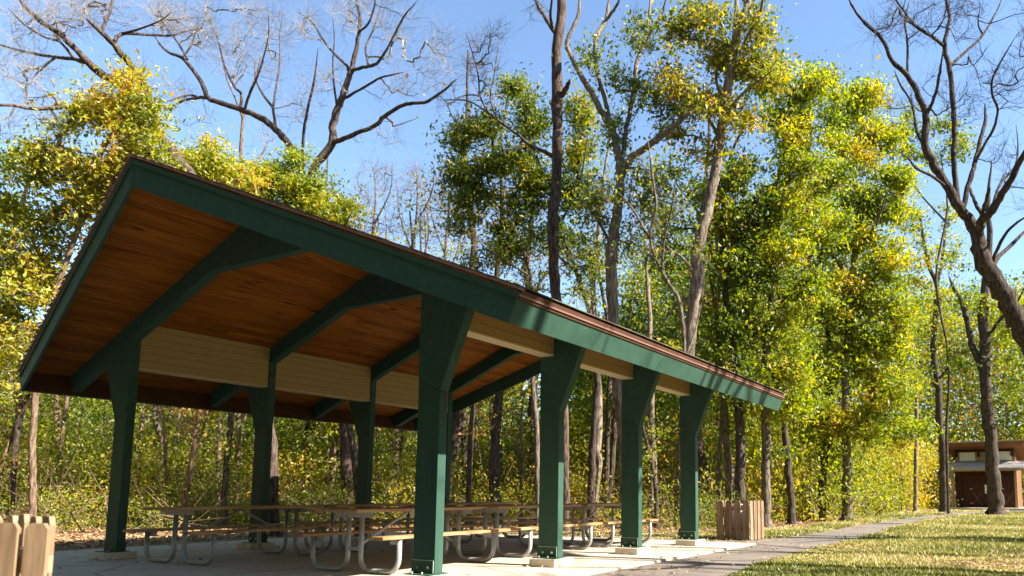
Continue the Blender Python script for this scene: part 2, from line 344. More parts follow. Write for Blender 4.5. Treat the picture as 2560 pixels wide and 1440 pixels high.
# ceiling boards run along the building, one object each
bw = .135/math.cos(TH)*math.cos(TH); nb = int(4.66/ (.135*math.cos(TH)))+1; du = 4.68/nb
rng = np.random.default_rng(5)
for s in (1, -1):
    for k in range(nb):
        u0, u1 = k*du+.0028, (k+1)*du-.0028
        js = [None]+sorted(rng.uniform(.5, 5.5, rng.integers(1, 3)).tolist())+[None]
        drop = rng.uniform(0, .0025)
        for q in range(len(js)-1):
            V = []
            for dz in (0-drop, .020):
                for (u, e) in ((u0, 0), (u1, 0), (u1, 1), (u0, 1)):
                    yy = (ynear(u)+.03 if js[q] is None else js[q]+.0015) if e == 0 else (yfar(u)-.03 if js[q+1] is None else js[q+1]-.0015)
                    V.append((s*u, yy, ZR-SL*u+dz))
            MB().add(V, [(0, 1, 2, 3), (7, 6, 5, 4), (0, 4, 5, 1), (1, 5, 6, 2), (2, 6, 7, 3), (3, 7, 4, 0)]).obj('ceiling_board', MT['ceil'], shelter)
    # deck above boards
    V = [(s*u, yy, ZR-SL*u+dz) for dz in (.0215, .034) for (u, yy) in ((0, ynear(0)+.02), (4.70, ynear(4.7)+.02), (4.70, yfar(4.7)-.02), (0, yfar(0)-.02))]
    MB().add(V, [(0, 1, 2, 3), (7, 6, 5, 4), (0, 4, 5, 1), (1, 5, 6, 2), (2, 6, 7, 3), (3, 7, 4, 0)]).obj('roof_deck', MT['deckdk'], shelter)
    # rake boards (near and far) following the raked prow
    tv = ZFT-ZFB; tp = tv*math.cos(TH); xb = XT-tp*math.sin(TH)
    for (fy, sg, lab) in ((ynear, 1, 0), (yfar, -1, 1)):
        def ring(uT, uB, zt, zb, off, thk):
            # outer face then inner face
            V = []
            for t in (0, thk):
                for (u, z) in ((0.0, zt), (uT, zt-SL*uT), (uB, zb-SL*uB), (0.0, zb)):
                    V.append((s*max(u, 0.0015), fy(u)+sg*(off+t), z))
            return V
        FQ = [(0, 1, 2, 3), (7, 6, 5, 4), (0, 4, 5, 1), (1, 5, 6, 2), (2, 6, 7, 3), (3, 7, 4, 0)]
        rb = MB().add(ring(XT-.003, xb-.003, ZFT, ZFB, 0, .038), FQ).obj('rake_board', MT['green_shade'], shelter, bevel=.002)
        MB().add(ring(XT+.02, XT+.004, ZFT+.058, ZFT-.002, -.02, .05), FQ).obj('rake_trim', MT['green_shade'], shelter, bevel=.002)
    # eave fascia, square to the slope
    c_, s_ = math.cos(TH), math.sin(TH)
    def sec(a0, a1, n0, n1):   # a along slope outward from XT, n normal distance down from fascia top
        out = []
        for a, n in ((a0, n0), (a1, n0), (a1, n1), (a0, n1)):
            out.append((s*(XT+a*c_-n*s_), ZFT-SL*XT-a*s_-n*c_))
        return out
    L0, L1 = ynear(XT)-.004, yfar(XT)+.004
    jy = [L0, 3.05, L1] if s > 0 else [L0, L1]
    cuts = [L0, L0+3.4, L0+6.55, L1-.32, L1]
    for a, b in zip(cuts[:-1], cuts[1:]):
        MB().prism(sec(-.038, 0, .0, tp), a+.001, b-.001).obj('eave_board', MT['green'] if s > 0 else MT['green_shade'], shelter, bevel=.002)
    MB().prism(sec(-.036, .010, -.075, .012), L0+.02, L1-.02).obj('eave_trim', MT['deckdk'], shelter)
    MB().prism(sec(.008, .020, -.036, -.020), L0, L1).obj('drip_edge', MT['drip'], shelter)
    # inner fascia backing board between tails
    MB().prism(sec(-.058, -.0395, -.075, tp-.004), L0+.08, L1-.08).obj('sub_fascia', MT['deckdk'], shelter)
    # siding panels between the frames
    for i in range(3):
        ya, yb = i*B_+D_+.004, (i+1)*B_-.004
        xo, xi = A_+.02, A_+.20
        h = .118; zb = 2.812
        for k in range(6):
            z0, z1 = zb+k*h, zb+(k+1)*h-.006
            for (x, t, ins) in ((xo, .018, 1), (xi, .018, 0)):
                zt = ZR-SL*(x+.02)-.004; z1c = min(z1, zt)
                if z1c-z0 < .02: continue
                j = .004*((k*7+i*3) % 3-1)*.3
                MB().box(*sorted((s*(x+j), s*(x+t+j))), ya, yb, z0, z1c).obj('siding_board', MT['siding'], shelter)
        MB().box(*sorted((s*(xo-.006), s*(xi+.024))), ya, yb, zb-.022, zb-.003).obj('siding_trim', MT['sidetrim'], shelter)
        MB().box(*sorted((s*(xo+.03), s*(xi-.01))), ya, yb, zb, ZR-SL*(xi+.03)-.02).obj('siding_core', MT['siding'], shelter)
# shingles: real tabs in courses, joined (over 2,000 of them)
sv = []; sf = []; nv = 0; rs = np.random.default_rng(8)
for s in (1, -1):
    nc = 36; L = (XT+.045)/nc
    for k in range(nc):
        u1 = XT+.045-k*L; u0 = u1-L*1.25
        if u0 < 0: u0 = 0
        y = ynear(u1)-.045-rs.uniform(0, .015); yend = yfar(u1)+.045; off = rs.uniform(0, .3); first = True
        while y < yend-.02:
            wdt = .30-(off if first else 0); first = False
            y2 = min(y+wdt, yend); jt = rs.uniform(0, .006); lift = rs.uniform(0, .004)
            for (u, t) in ((u0, 0), (u1+jt, 0)):
                base = ZR+.036-SL*u+(.003 if u == u0 else .0)
                for yy in (y+.002, y2-.002):
                    lo = base if u == u0 else base+.006+lift
                    sv += [(s*u, yy, lo), (s*u, yy, lo+.009)]
            a = nv; sf += [(a, a+2, a+6, a+4), (a+1, a+5, a+7, a+3), (a, a+1, a+3, a+2), (a+4, a+6, a+7, a+5), (a, a+4, a+5, a+1), (a+2, a+3, a+7, a+6)]
            nv += 8; y = y2
me = np_mesh('shingles', np.array(sv), np.array(sf)); link_obj('shingles', me, MT['shingle'], shelter, kind='stuff')
for s in (1, -1):   # brown edge of felt and shingle starter along the rakes
    for (fy, sg) in ((ynear, 1), (yfar, -1)):
        V = [(s*max(u, .0015), fy(u)+sg*(-.035+t), ZR-SL*u+.028+dz) for t in (0, .09) for (u, dz) in ((0, .012), (XT+.035, .012), (XT+.035, -.018), (0, -.018))]
        MB().add(V, [(0, 1, 2, 3), (7, 6, 5, 4), (0, 4, 5, 1), (1, 5, 6, 2), (2, 6, 7, 3), (3, 7, 4, 0)]).obj('drip_edge', MT['drip'], shelter)

# ------------------------------------------------------------------ picnic tables
def table_proto(L=2.30):
    t = empty('picnic_table')
    for k in range(3):
        x = (k-1)*.243; MB().box(x-.118, x+.118, -L/2, L/2, .722, .76).obj('table_plank', MT['plank'], t, bevel=.004)
    for s in (1, -1):
        MB().box(*sorted((s*.55, s*.79)), -L/2, L/2, .418, .456).obj('bench_plank', MT['plank'], t, bevel=.004)
    for e in (1, -1):
        y = e*(L/2-.30)
        for s in (1, -1):
            r = .0305; xi, xo, zb, cr = .11, .735, .032, .16
            P = [(s*xo, y, .415), (s*xo, y, zb+cr)]
            for a in np.linspace(0, 90, 7)[1:]: P.append((s*(xo-cr+cr*math.cos(R(a))), y, zb+cr-cr*math.sin(R(a))))
            P.append((s*(xi+cr), y, zb))
            for a in np.linspace(0, 90, 7)[1:]: P.append((s*(xi+cr-cr*math.sin(R(a))), y, zb+cr-cr*math.cos(R(a))))
            P.append((s*xi, y, .70)); Q = [P[0]]
            for a, b in zip(P[:-1], P[1:]):
                if np.linalg.norm(np.subtract(a, b)) > 1e-4: Q.append(b)
            MB().tube(Q, r, 14).obj('leg', MT['galv'], t, smooth=True)
            MB().box(*sorted((s*.56, s*.725)), y-.022*e-.004, y-.022*e+.004, .350, .4175).box(*sorted((s*.55, s*.77)), y-.035, y+.035, .411, .4175).obj('bench_bracket', MT['galv'], t, bevel=.002)
        MB().box(-.325, .325, y+e*.026-.003, y+e*.026+.003, .655, .7215).box(-.325, .325, y-.03, y+.03, .7155, .7215).obj('top_bracket', MT['galv'], t, bevel=.0015)
        MB().box(-.10, .10, y-.012, y+.012, .262, .305).obj('tie_plate', MT['galv'], t, bevel=.003)
        MB().tube([(0, y-e*.01, .285), (0, e*.02, .70)], .0165, 6).obj('brace', MT['brace'], t)
    MB().box(-.10, .10, -.035, .035, .70, .7215).obj('brace_plate', MT['brace'], t)
    return t
def copy_tree(o, parent=None):
    c = o.copy(); COL.objects.link(c); c.parent = parent
    for ch in o.children: copy_tree(ch, c)
    return c
tp0 = table_proto()
tabs = [(1.48, 1.30, 1.0, 'long wooden picnic table beside the nearest right column, first of the sunlit row'),
        (1.43, 3.85, 1.0, 'long wooden picnic table between the first and second right columns, middle of the sunlit row'),
        (1.48, 6.04, -1.0, 'shorter wooden picnic table beyond the second right column, last of the sunlit row'),
        (-1.47, .90, 2.0, 'long wooden picnic table in deep shade beside the nearest left column'),
        (-1.50, 3.42, 1.0, 'long wooden picnic table in shade in the middle of the left row'),
        (-1.50, 5.90, .5, 'long wooden picnic table at the far end of the shaded left row')]
for i, (x, y, a, lab) in enumerate(tabs):
    t = tp0 if i == 0 else copy_tree(tp0)
    t.location = (x, y, 0); t.rotation_euler = (0, 0, R(a)); t['label'] = lab; t['category'] = 'picnic table'; t['group'] = 'picnic tables under the shelter'
    if i == 2: t.scale = (1, .8, 1)

# ------------------------------------------------------------------ picket bin enclosures
def enclosure(loc, rz, label, W=.74, pw=.142, H=.83, n=4, seed=0):
    e = empty('picket_enclosure', loc, rz, label, 'picket enclosure', 'picket enclosures round the bins'); rg = np.random.default_rng(seed)
    gap = (W-n*pw)/(n-1)
    for side in range(4):
        T = Matrix.Rotation(side*math.pi/2, 4, 'Z')
        for k in range(n):
            x0 = -W/2+k*(pw+gap); x1 = x0+pw; c = .035; h = H+rg.uniform(-.008, .008)
            poly = [(x0, .01), (x1, .01), (x1, h-c*1.2), (x1-c*.55, h-c*.35), (x1-c*1.15, h), (x0+c*1.15, h), (x0+c*.55, h-c*.35), (x0, h-c*1.2)]
            m = MB().prism(poly, -W/2-.022, -W/2-.003).mesh('picket'); m.transform(T)
            link_obj('picket', m, MT['picket'], e)
        for z in (.18, .62):
            m = MB().box(-W/2+.002, W/2-.002, -W/2-.002, -W/2+.034, z, z+.085).mesh('rail'); m.transform(T)
            link_obj('rail', m, MT['picket'], e)
    return e
def bin_(loc, label, H=.74):
    b = empty('litter_bin', loc, 0, label, 'litter bin', 'bins inside the picket enclosures')
    MB().tube([(0, 0, .01), (0, 0, .04), (0, 0, H*.5), (0, 0, H)], [.20, .205, .225, .24], 24).obj('bin_body', MT['bin'], b, smooth=True)
    MB().tube([(0, 0, H-.02), (0, 0, H+.012)], [.25, .25], 24).obj('bin_rim', MT['bin'], b, smooth=True)
c_far = np.array([3.12, 9.22, -.03])
enclosure(tuple(c_far), R(-3), 'square wooden picket bin enclosure on the leaf litter beyond the last column', seed=1)
bin_((3.14, 9.20, -.03), 'pale litter bin seen between the pickets beyond the last column')
# near one at the lower left
def picket_row(e, p0, d, n, w, sp, H, inner=False, seed=0):
    ang = math.atan2(d[1], d[0]); rg = np.random.default_rng(seed)
    T = Matrix.Translation((p0[0], p0[1], 0)) @ Matrix.Rotation(ang, 4, 'Z')
    for k in range(n):
        x0 = k*sp; x1 = x0+w; c = w*.24; h = H+rg.uniform(-.006, .006)
        poly = [(x0, .01), (x1, .01), (x1, h-c*1.1), (x1-c*.8, h), (x0+c*.8, h), (x0, h-c*1.1)]
        m = MB().prism(poly, -.010, .010).mesh('picket'); m.transform(T); link_obj('picket', m, MT['picket'], e)
    for z in (.16, H-.21):
        m = MB().box(.01, (n-1)*sp+w-.01, *((-.048, -.011) if inner else (.011, .048)), z, z+.07).mesh('rail'); m.transform(T); link_obj('rail', m, MT['picket'], e)
c0 = at(131, 1235, 3.0); c0[2] = 0; hr = np.array([RT[0], RT[1]])/np.hypot(RT[0], RT[1]); hf = np.array([-hr[1], hr[0]])
near = empty('picket_enclosure', (c0[0], c0[1], 0), 0, 'weathered wooden picket bin enclosure close to the camera at the lower left corner', 'picket enclosure', 'picket enclosures round the bins')
dA = -hr*.995-hf*.03; dB = -hr*.774+hf*.634
rowB = np.array([0, 0])+dB*.04
picket_row(near, (0, 0), dA, 7, .091, .121, .822, True, seed=3)
picket_row(near, rowB+hf*.03, dB, 4, .15, .235, .838, seed=4)
far_ = rowB+dB*.92; picket_row(near, far_, dA, 7, .093, .1135, .83, seed=5); picket_row(near, dA*.80+dB*.05, dB, 4, .15, .235, .83, seed=6)
cc = c0[:2]+(dA*.40+dB*.46); bin_((cc[0], cc[1], 0), 'pale litter bin inside the picket enclosure nearest the camera', H=.60)

# ------------------------------------------------------------------ shed (latrine) at the end of the path
Ash = at(2380, 1272, 45.6); Bsh = at(2548, 1272, 45.6); ex = (Bsh-Ash)[:2]; shA = R(-4)
shed = empty('latrine_building', (Ash[0], Ash[1], 0), shA, 'small dark red brown wooden building with clerestory panels at the end of the path', 'hut')
WS = 4.27; shed.scale = (.89, 1, 1)
MB().box(-.7, WS+.7, -1.1, 4.2, -.1, .10).obj('porch_slab', MT['slab'], shed)
MB().box(.16, WS-.16, .75, 4.0, .10, 3.0).obj('wall', MT['shedwall'], shed)
for k in range(27):     # vertical wall boards on the front
    x0 = .17+k*.1462; MB().box(x0+.004, x0+.142, .728+.004*(k % 2), .749, .11, 2.4).obj('wall_board', MT['shedwall'], shed)
for x in (0.03, WS-.2): MB().box(x, x+.17, .02, .19, .10, 2.40).obj('post', MT['shedpost'], shed)
MB().box(WS-.16, WS-.13, .75, 4.0, .1, 3.0).obj('side_wall', MT['shedfas'], shed)
for dx in (1.14, 3.2):
    dr = MB().box(dx, dx+.90, .69, .724, .14, 2.12).obj('door', MT['shedwall'], shed)
    fr = MB().box(dx, dx+.09, .665, .689, .14, 2.12).box(dx+.81, dx+.9, .665, .689, .14, 2.12).box(dx+.09, dx+.81, .665, .689, .14, .24).box(dx+.09, dx+.81, .665, .689, 1.1, 1.2).box(dx+.09, dx+.81, .665, .689, 2.02, 2.12)
    fr.obj('door_frame', MT['shedwall'], dr)
    x0, x1 = dx+.1, dx+.8
    MB().prism([(x0, .25), (x0+.1, .25), (x1, 1.09), (x1-.1, 1.09)], .670, .688).obj('cross_brace', MT['shedbr'], dr)
    MB().prism([(x1, .25), (x1-.1, .25), (x0, 1.09), (x0+.1, 1.09)], .652, .668).obj('cross_brace', MT['shedbr'], dr)
    for z in (.35, 1.25): MB().box(dx-.02, dx+.16, .645, .664, z, z+.05).obj('hinge', MT['galv'], dr)
MB().box(2.10, 2.23, .715, .725, .98, 1.52).obj('notice', MT['shedlite'], shed)
# lower roof
V = [(-.36, -.45, 2.52), (WS+.45, -.45, 2.52), (WS+.45, .78, 2.96), (-.36, .78, 2.96)]
V2 = V+[(x, y, z-.07) for x, y, z in V]
lr = MB().add(V2, [(3, 2, 1, 0), (4, 5, 6, 7), (0, 1, 5, 4), (1, 2, 6, 5), (2, 3, 7, 6), (3, 0, 4, 7)]).obj('lower_roof', MT['shedroof'], shed)
rg = np.random.default_rng(3)
sv = []; sf = []; nv = 0
for k in range(8):
    t0, t1 = k/8, min(1, (k+1.25)/8); x = -.38-.1*(k % 2)
    while x < WS+.44:
        x2 = min(x+.22+rg.uniform(-.03, .03), WS+.47); hgt = .02+rg.uniform(0, .03)
        for (t, hh) in ((t0, hgt), (t1, .004)):
            for xx in (max(x, -.38)+.004, x2-.004):
                yy = -.47+1.23*t-(rg.uniform(0, .03) if t == t0 else 0); zz = 2.52+.44*t
                sv += [(xx, yy, zz), (xx, yy, zz+hh+.012)]
        a = nv; sf += [(a, a+2, a+6, a+4), (a+1, a+5, a+7, a+3), (a, a+1, a+3, a+2), (a+4, a+6, a+7, a+5), (a, a+4, a+5, a+1), (a+2, a+3, a+7, a+6)]
        nv += 8; x = x2
link_obj('shake', np_mesh('shake', np.array(sv), np.array(sf)), MT['shedroof'], lr, kind='stuff')
MB().box(-.30, WS+.38, -.43, -.38, 2.36, 2.446).obj('lower_fascia', MT['shedpost'], shed)
MB().box(.25, WS-.25, .80, 3.6, 2.9, 3.62).obj('clerestory_wall', MT['shedpost'], shed)
for x0 in (.53, 2.87): MB().box(x0, x0+1.03, .775, .798, 3.05, 3.60).obj('light_panel', MT['shedlite'], shed)
for x0 in (.25, 1.72, 2.35, 4.02-.18): MB().box(x0, x0+.16, .64, .799, 3.30, 3.70).obj('bracket', MT['shedwall'], shed)
V = [(-.35, -.1, 4.18), (WS+.6, -.1, 4.18), (WS+.6, 4.4, 3.1), (-.35, 4.4, 3.1)]
V2 = V+[(x+(.12 if x < 0 else -.12), y+(.15 if y < 1 else 0), z-.22) for x, y, z in V]
MB().add(V2, [(3, 2, 1, 0), (4, 5, 6, 7), (0, 1, 5, 4), (1, 2, 6, 5), (2, 3, 7, 6), (3, 0, 4, 7)]).obj('upper_roof', MT['shedfas'], shed)
V3 = [(x*1.0, y, z+.004) for x, y, z in V]+[(x, y, z+.07) for x, y, z in V]
MB().add(V3, [(0, 1, 2, 3), (7, 6, 5, 4), (0, 4, 5, 1), (1, 5, 6, 2), (2, 6, 7, 3), (3, 7, 4, 0)]).obj('roof_covering', MT['shedroof'], shed)
for sx in (.2, WS-.2): MB().prism([(.8, 3.0), (.8, 3.72), (3.9, 3.0)], sx-.02, sx+.02, axis=0).obj('gable_infill', MT['shedfas'], shed)

# ------------------------------------------------------------------ vegetation engine
def leaves_mesh(name, Cn, size, rng, tone=None, aspect=.5, upb=.55, spread_tone=.18):
    n = len(Cn); nrm = rng.normal(size=(n, 3)); nrm[:, 2] = nrm[:, 2]*.8+upb; nrm /= np.linalg.norm(nrm, axis=1)[:, None]
    a = rng.normal(size=(n, 3)); a[:, 2] -= .35; a -= nrm*(a*nrm).sum(1)[:, None]; a /= np.linalg.norm(a, axis=1)[:, None]+1e-9
    b = np.cross(nrm, a); L = size*np.clip(rng.lognormal(0, .3, n), .45, 1.7)[:, None]; Wd = L*aspect*rng.uniform(.75, 1.2, n)[:, None]
    V = np.empty((n, 4, 3)); V[:, 0] = Cn-a*L*.5; V[:, 1] = Cn+b*Wd*.5-a*L*.05+nrm*Wd*.18; V[:, 2] = Cn+a*L*.5-nrm*L*.08; V[:, 3] = Cn-b*Wd*.5-a*L*.05+nrm*Wd*.18
    F = np.arange(n*4).reshape(n, 4)
    # two folded triangles each
    T = np.empty((n, 2, 3), int); T[:, 0] = F[:, [0, 1, 2]]; T[:, 1] = F[:, [0, 2, 3]]
    if tone is None: tone = rng.uniform(0, 1, n)
    tone = np.clip(tone+rng.normal(0, spread_tone, n), 0, 1)
    return np_mesh(name, V.reshape(-1, 3), T.reshape(-1, 3), np.repeat(tone, 2))
def prisms(P0, P1, r0, r1, k=3):
    n = len(P0); T = P1-P0; T = T/(np.linalg.norm(T, axis=1)[:, None]+1e-9)
    ref = np.where(np.abs(T[:, 2:3]) < .9, np.array([[0, 0, 1.0]]), np.array([[1.0, 0, 0]]))
    u = np.cross(T, ref); u /= np.linalg.norm(u, axis=1)[:, None]+1e-9; w = np.cross(T, u)
    a = np.arange(k)*2*math.pi/k; d = np.cos(a)[None, :, None]*u[:, None]+np.sin(a)[None, :, None]*w[:, None]
    V = np.concatenate([P0[:, None]+d*np.asarray(r0)[:, None, None], P1[:, None]+d*np.asarray(r1)[:, None, None]], 1)
    base = (np.arange(n)*2*k)[:, None, None]; j = np.arange(k)
    q = np.stack([j, (j+1) % k, (j+1) % k+k, j+k], 1)[None]+base
    return V.reshape(-1, 3), q.reshape(-1, 4)
def grow(nodes, npath, pts, alpha=.25):
    M_ = len(pts); N0 = len(nodes); allp = np.vstack([nodes, pts]); path = np.concatenate([npath, np.zeros(M_)])
    d = np.linalg.norm(pts[:, None]-nodes[None], axis=2)+alpha*npath[None]*.3
    par = d.argmin(1); best = d.min(1); left = np.ones(M_, bool); order = []; parent = np.zeros(M_, int)
    for _ in range(M_):
        i = np.where(left, best, 1e9).argmin(); left[i] = False; order.append(i); parent[i] = par[i]
        path[N0+i] = path[par[i]]+np.linalg.norm(allp[par[i]]-pts[i])
        dd = np.linalg.norm(pts-pts[i], axis=1)+alpha*path[N0+i]; m = left & (dd < best); best[m] = dd[m]; par[m] = N0+i
    cnt = np.ones(M_)
    for i in reversed(order):
        if parent[i] >= N0: cnt[parent[i]-N0] += cnt[i]
    return parent, cnt, allp, N0
def make_tree(name, label, limbs, pts, tones, barkm, leafm, leafsize, nleaf, seed, cat='tree', group=None, sigma=.3, twig=.005, whips=0, whiplen=.6, aspect=.5, kmain=10, spread=.23, alpha=.12, whipdir=None, twigm=None):
    """limbs: list of (path Nx3, radii N). pts: twig cluster centres Mx3"""
    rg = np.random.default_rng(seed); P0 = limbs[0][0][0].copy()
    root = empty(name, tuple(P0), 0, label, cat, group)
    mb = MB(); nodes = []; npath = []
    for (P, r) in limbs:
        Q = smooth_path(P, 4); rr = np.interp(np.linspace(0, 1, len(Q)), np.linspace(0, 1, len(r)), r)
        jit = rg.normal(0, 1, Q.shape)*rr[:, None]*.12; jit[0] = 0; Q = Q+jit
        mb.tube(Q-P0, rr*(1+rg.normal(0, .04, len(rr))), kmain, caps=True)
        nodes.append(Q[1:] if len(Q) > 3 else Q); npath.append(np.arange(1, len(Q)) if len(Q) > 3 else np.arange(len(Q)))
    me = mb.mesh('trunk', True); V = [np.empty(len(me.vertices)*3, np.float32)]
    o = link_obj('trunk', me, barkm, root); twm = twigm or barkm
    nodes = np.vstack(nodes); npath = np.concatenate(npath).astype(float)*.15
    if pts is not None and len(pts):
        parent, cnt, allp, N0 = grow(nodes, npath, pts, alpha)
        A = allp[parent]; B = pts; ln = np.linalg.norm(B-A, axis=1)[:, None]
        r1 = twig*1.15*cnt**.5; r0 = r1*1.15
        m1 = A+(B-A)*.35+rg.normal(0, 1, A.shape)*ln*.05; m2 = A+(B-A)*.7+rg.normal(0, 1, A.shape)*ln*.05
        segs = [(A, m1, r0, r1), (m1, m2, r1, r1*.95), (m2, B, r1*.95, r1*.85)]
        if whips:
            W = len(pts)*whips; ip = np.repeat(np.arange(len(pts)), whips); dr = (B-A)/(ln+1e-9); dr = dr[ip]
            t = rg.uniform(.2, 1.0, W)[:, None]; s0 = A[ip]+(B-A)[ip]*t
            dd = dr*.8+rg.normal(0, .5, (W, 3))+np.array([0, 0, .45] if whipdir is None else whipdir); dd /= np.linalg.norm(dd, axis=1)[:, None]
            L = whiplen*rg.uniform(.4, 1.3, W)[:, None]; mid = s0+dd*L*.5; d2 = dd+rg.normal(0, .18, (W, 3)); end = mid+d2*L*.5
            rw = np.full(W, twig*.72); segs += [(s0, mid, rw, rw*.8), (mid, end, rw*.8, rw*.35)]
            dd3 = dd+rg.normal(0, .7, (W, 3)); segs.append((mid, mid+dd3*L*.4, rw*.7, rw*.3))
        P_0 = np.vstack([s[0] for s in segs]); P_1 = np.vstack([s[1] for s in segs]); R0 = np.concatenate([s[2] for s in segs]); R1 = np.concatenate([s[3] for s in segs])
        V, F = prisms(P_0-P0, P_1-P0, R0, R1, 3); link_obj('twigs', np_mesh('twigs', V, F), twm, root, kind='stuff')
        if leafm is not None and nleaf:
            wgt = np.clip(rg.lognormal(-.15, .55, len(pts)), .15, 3); ic = np.repeat(np.arange(len(pts)), np.maximum(1, (wgt*nleaf)).astype(int))
            side_ = rg.uniform(0, 1, len(ic)) < .55; tt = np.where(side_, rg.uniform(.25, 1.15, len(ic)), 1.0)[:, None]; sg = np.where(side_, .42, .95)[:, None]*sigma
            C = A[ic]+(B-A)[ic]*np.clip(tt, 1-(.9/np.maximum(ln[ic], .3)), 1.2)+rg.normal(0, 1, (len(ic), 3))*sg*np.array([1, 1, .5])
            keep = C[:, 2] > .05; C = C[keep]; ic = ic[keep]
            tn = (tones if tones is not None else rg.uniform(.2, .8, len(pts)))[ic]
            link_obj('crown', leaves_mesh('crown', C-P0, leafsize, rg, tn, aspect, spread_tone=spread), leafm, root, kind='stuff')
    return root
def noise3(P, seed, scale):
    rg = np.random.default_rng(seed); out = np.zeros(len(P))
    for k in range(7):
        d = rg.normal(size=3); d /= np.linalg.norm(d); out += np.sin(P@d*scale*(1+.35*k)+rg.uniform(0, 6.28))
    return out/2.6
def blob_pts(blobs, D, rg, seed, clump=.0, cscale=1.9):
    """ellipses on the picture plane at depth D, given real depth"""
    out = []
    for b in blobs:
        cx, cy, rx, ry, n = b[:5]; dz = b[5] if len(b) > 5 else 0.0; rz = (b[6] if len(b) > 6 else .8*min(rx, ry)*D/FPX+.3)
        C = np.zeros((0, 3)); tries = 0
        while len(C) < n and tries < 20:
            q = rg.normal(size=(n*3, 3)); q /= np.linalg.norm(q, axis=1)[:, None]; q *= (rg.uniform(0, 1, len(q))**.42)[:, None]
            P = at(cx+q[:, 0]*rx, cy+q[:, 1]*ry, D+dz+q[:, 2]*rz)
            k = noise3(P, seed, cscale) > -clump if clump else np.ones(len(P), bool)
            k &= P[:, 2] > .15; C = np.vstack([C, P[k]]); tries += 1
        out.append(C[:n])
    return np.vstack(out)
def px_limbs(spec, D, rg, base=True):
    """spec: list of [(x,y,width_px),...] with optional dz tuple first"""
    out = []; mains = None
    for li, L in enumerate(spec):
        dz = 0.0
        if isinstance(L[0], (int, float)): dz = L[0]; L = L[1:]
        n = len(L); t = np.linspace(0, 1, n); P = np.array([at(x, y, D+dz*tt) for (x, y, w), tt in zip(L, t)]); r = np.array([w for _, _, w in L])*.5*D/FPX; r[-1] *= .45
        if mains is not None:    # start on the nearest point of the existing wood so depth agrees
            j = np.linalg.norm(np.cross(mains-CAMP, ray(L[0][0], L[0][1])/np.linalg.norm(ray(L[0][0], L[0][1]))), axis=1).argmin()
            off = (mains[j]-CAMP)@FW-D; P = np.array([at(x, y, D+off+dz*tt) for (x, y, w), tt in zip(L, t)])
        elif base:
            P[0][2] = -.12; r = r.copy(); b = P[0].copy(); 
            P = np.vstack([b, b*.7+P[1]*.3*1.0 if False else b+(P[1]-b)*min(1, .45/max(.5, np.linalg.norm(P[1]-b))), P[1:]]); r = np.concatenate([[r[0]*1.45], [r[0]], r[1:]])
        out.append((P, r)); Q = smooth_path(P, 4); mains = Q if mains is None else np.vstack([mains, Q])
    return out
SEED = [100]
def ptree(label, D, limbs, blobs=(), bark_='bark_g', leaf=None, ls=.11, nl=20, tone=(.2, .8), name='tree', clump=.3, dens=1.0, tw=None, **k):
    if tw: k['twigm'] = MT[tw]
    SEED[0] += 1; sd = SEED[0]; rg = np.random.default_rng(sd)
    lm = px_limbs(limbs, D, rg)
    blobs = [(q[0], q[1], q[2], q[3], int(q[4]*dens)) for q in blobs]; pts = blob_pts(blobs, D, rg, sd, clump) if len(blobs) else None; tn = None
    if pts is not None: tn = np.clip(np.interp(noise3(pts, sd+7, 1.9)*.7, [-1, 1], tone), 0, 1)
    return make_tree(name, label, lm, pts, tn, MT[bark_], MT[leaf] if leaf else None, ls, nl if leaf else 0, sd, **k)

# ------------------------------------------------------------------ trees seen in the photograph
bare = dict(whips=4, whiplen=.7, twig=.0034, alpha=.10, tw='twig_l')
# left: vine-wrapped tree leaning over the roof peak
ptree('large leaning tree with bare twisting limbs rising behind the shelter roof peak', 16.6, [
    [(688, 1338, 27), (680, 1150, 25), (668, 980, 25), (632, 800, 26), (556, 590, 28), (469, 429, 30), (403, 347, 28), (370, 295, 26), (340, 245, 22), (305, 216, 20), (244, 178, 19), (202, 136, 16), (155, 89, 13), (94, 47, 11), (61, 14, 9), (10, -50, 7)],
    [-1.0, (372, 298, 20), (366, 225, 18), (347, 187, 17), (323, 159, 16), (286, 112, 14), (253, 80, 11), (225, 55, 8), (216, 47, 4)],
    [.6, (253, 80, 8), (272, 37, 6), (281, 0, 5), (292, -40, 4)],
    [1.2, (286, 104, 9), (305, 84, 8), (360, 86, 6), (422, 89, 5), (460, 80, 4), (497, 70, 3)],
    [-.6, (305, 84, 7), (345, 74, 5), (400, 52, 3), (430, 30, 2)],
    [1.4, (206, 155, 11), (187, 148, 10), (140, 143, 8), (94, 136, 7), (40, 124, 6), (0, 113, 6), (-60, 105, 4)],
    [-1.2, (187, 148, 7), (150, 105, 6), (110, 92, 5), (60, 60, 4), (20, 20, 3)],
    [1.0, (140, 143, 6), (100, 175, 5), (82, 196, 3)],
    [-1.5, (330, 250, 11), (262, 262, 10), (178, 267, 9), (94, 272, 8), (40, 265, 7), (0, 262, 6), (-60, 255, 4)],
    [.5, (150, 268, 5), (135, 245, 5), (120, 232, 3)]],
    [(110, 60, 150, 70, 90), (60, 190, 90, 80, 70), (120, 290, 110, 50, 45), (330, 50, 120, 60, 70), (430, 60, 80, 40, 30), (200, 30, 90, 50, 50), (-10, 330, 80, 60, 25)], 'bark_m', None, **bare)
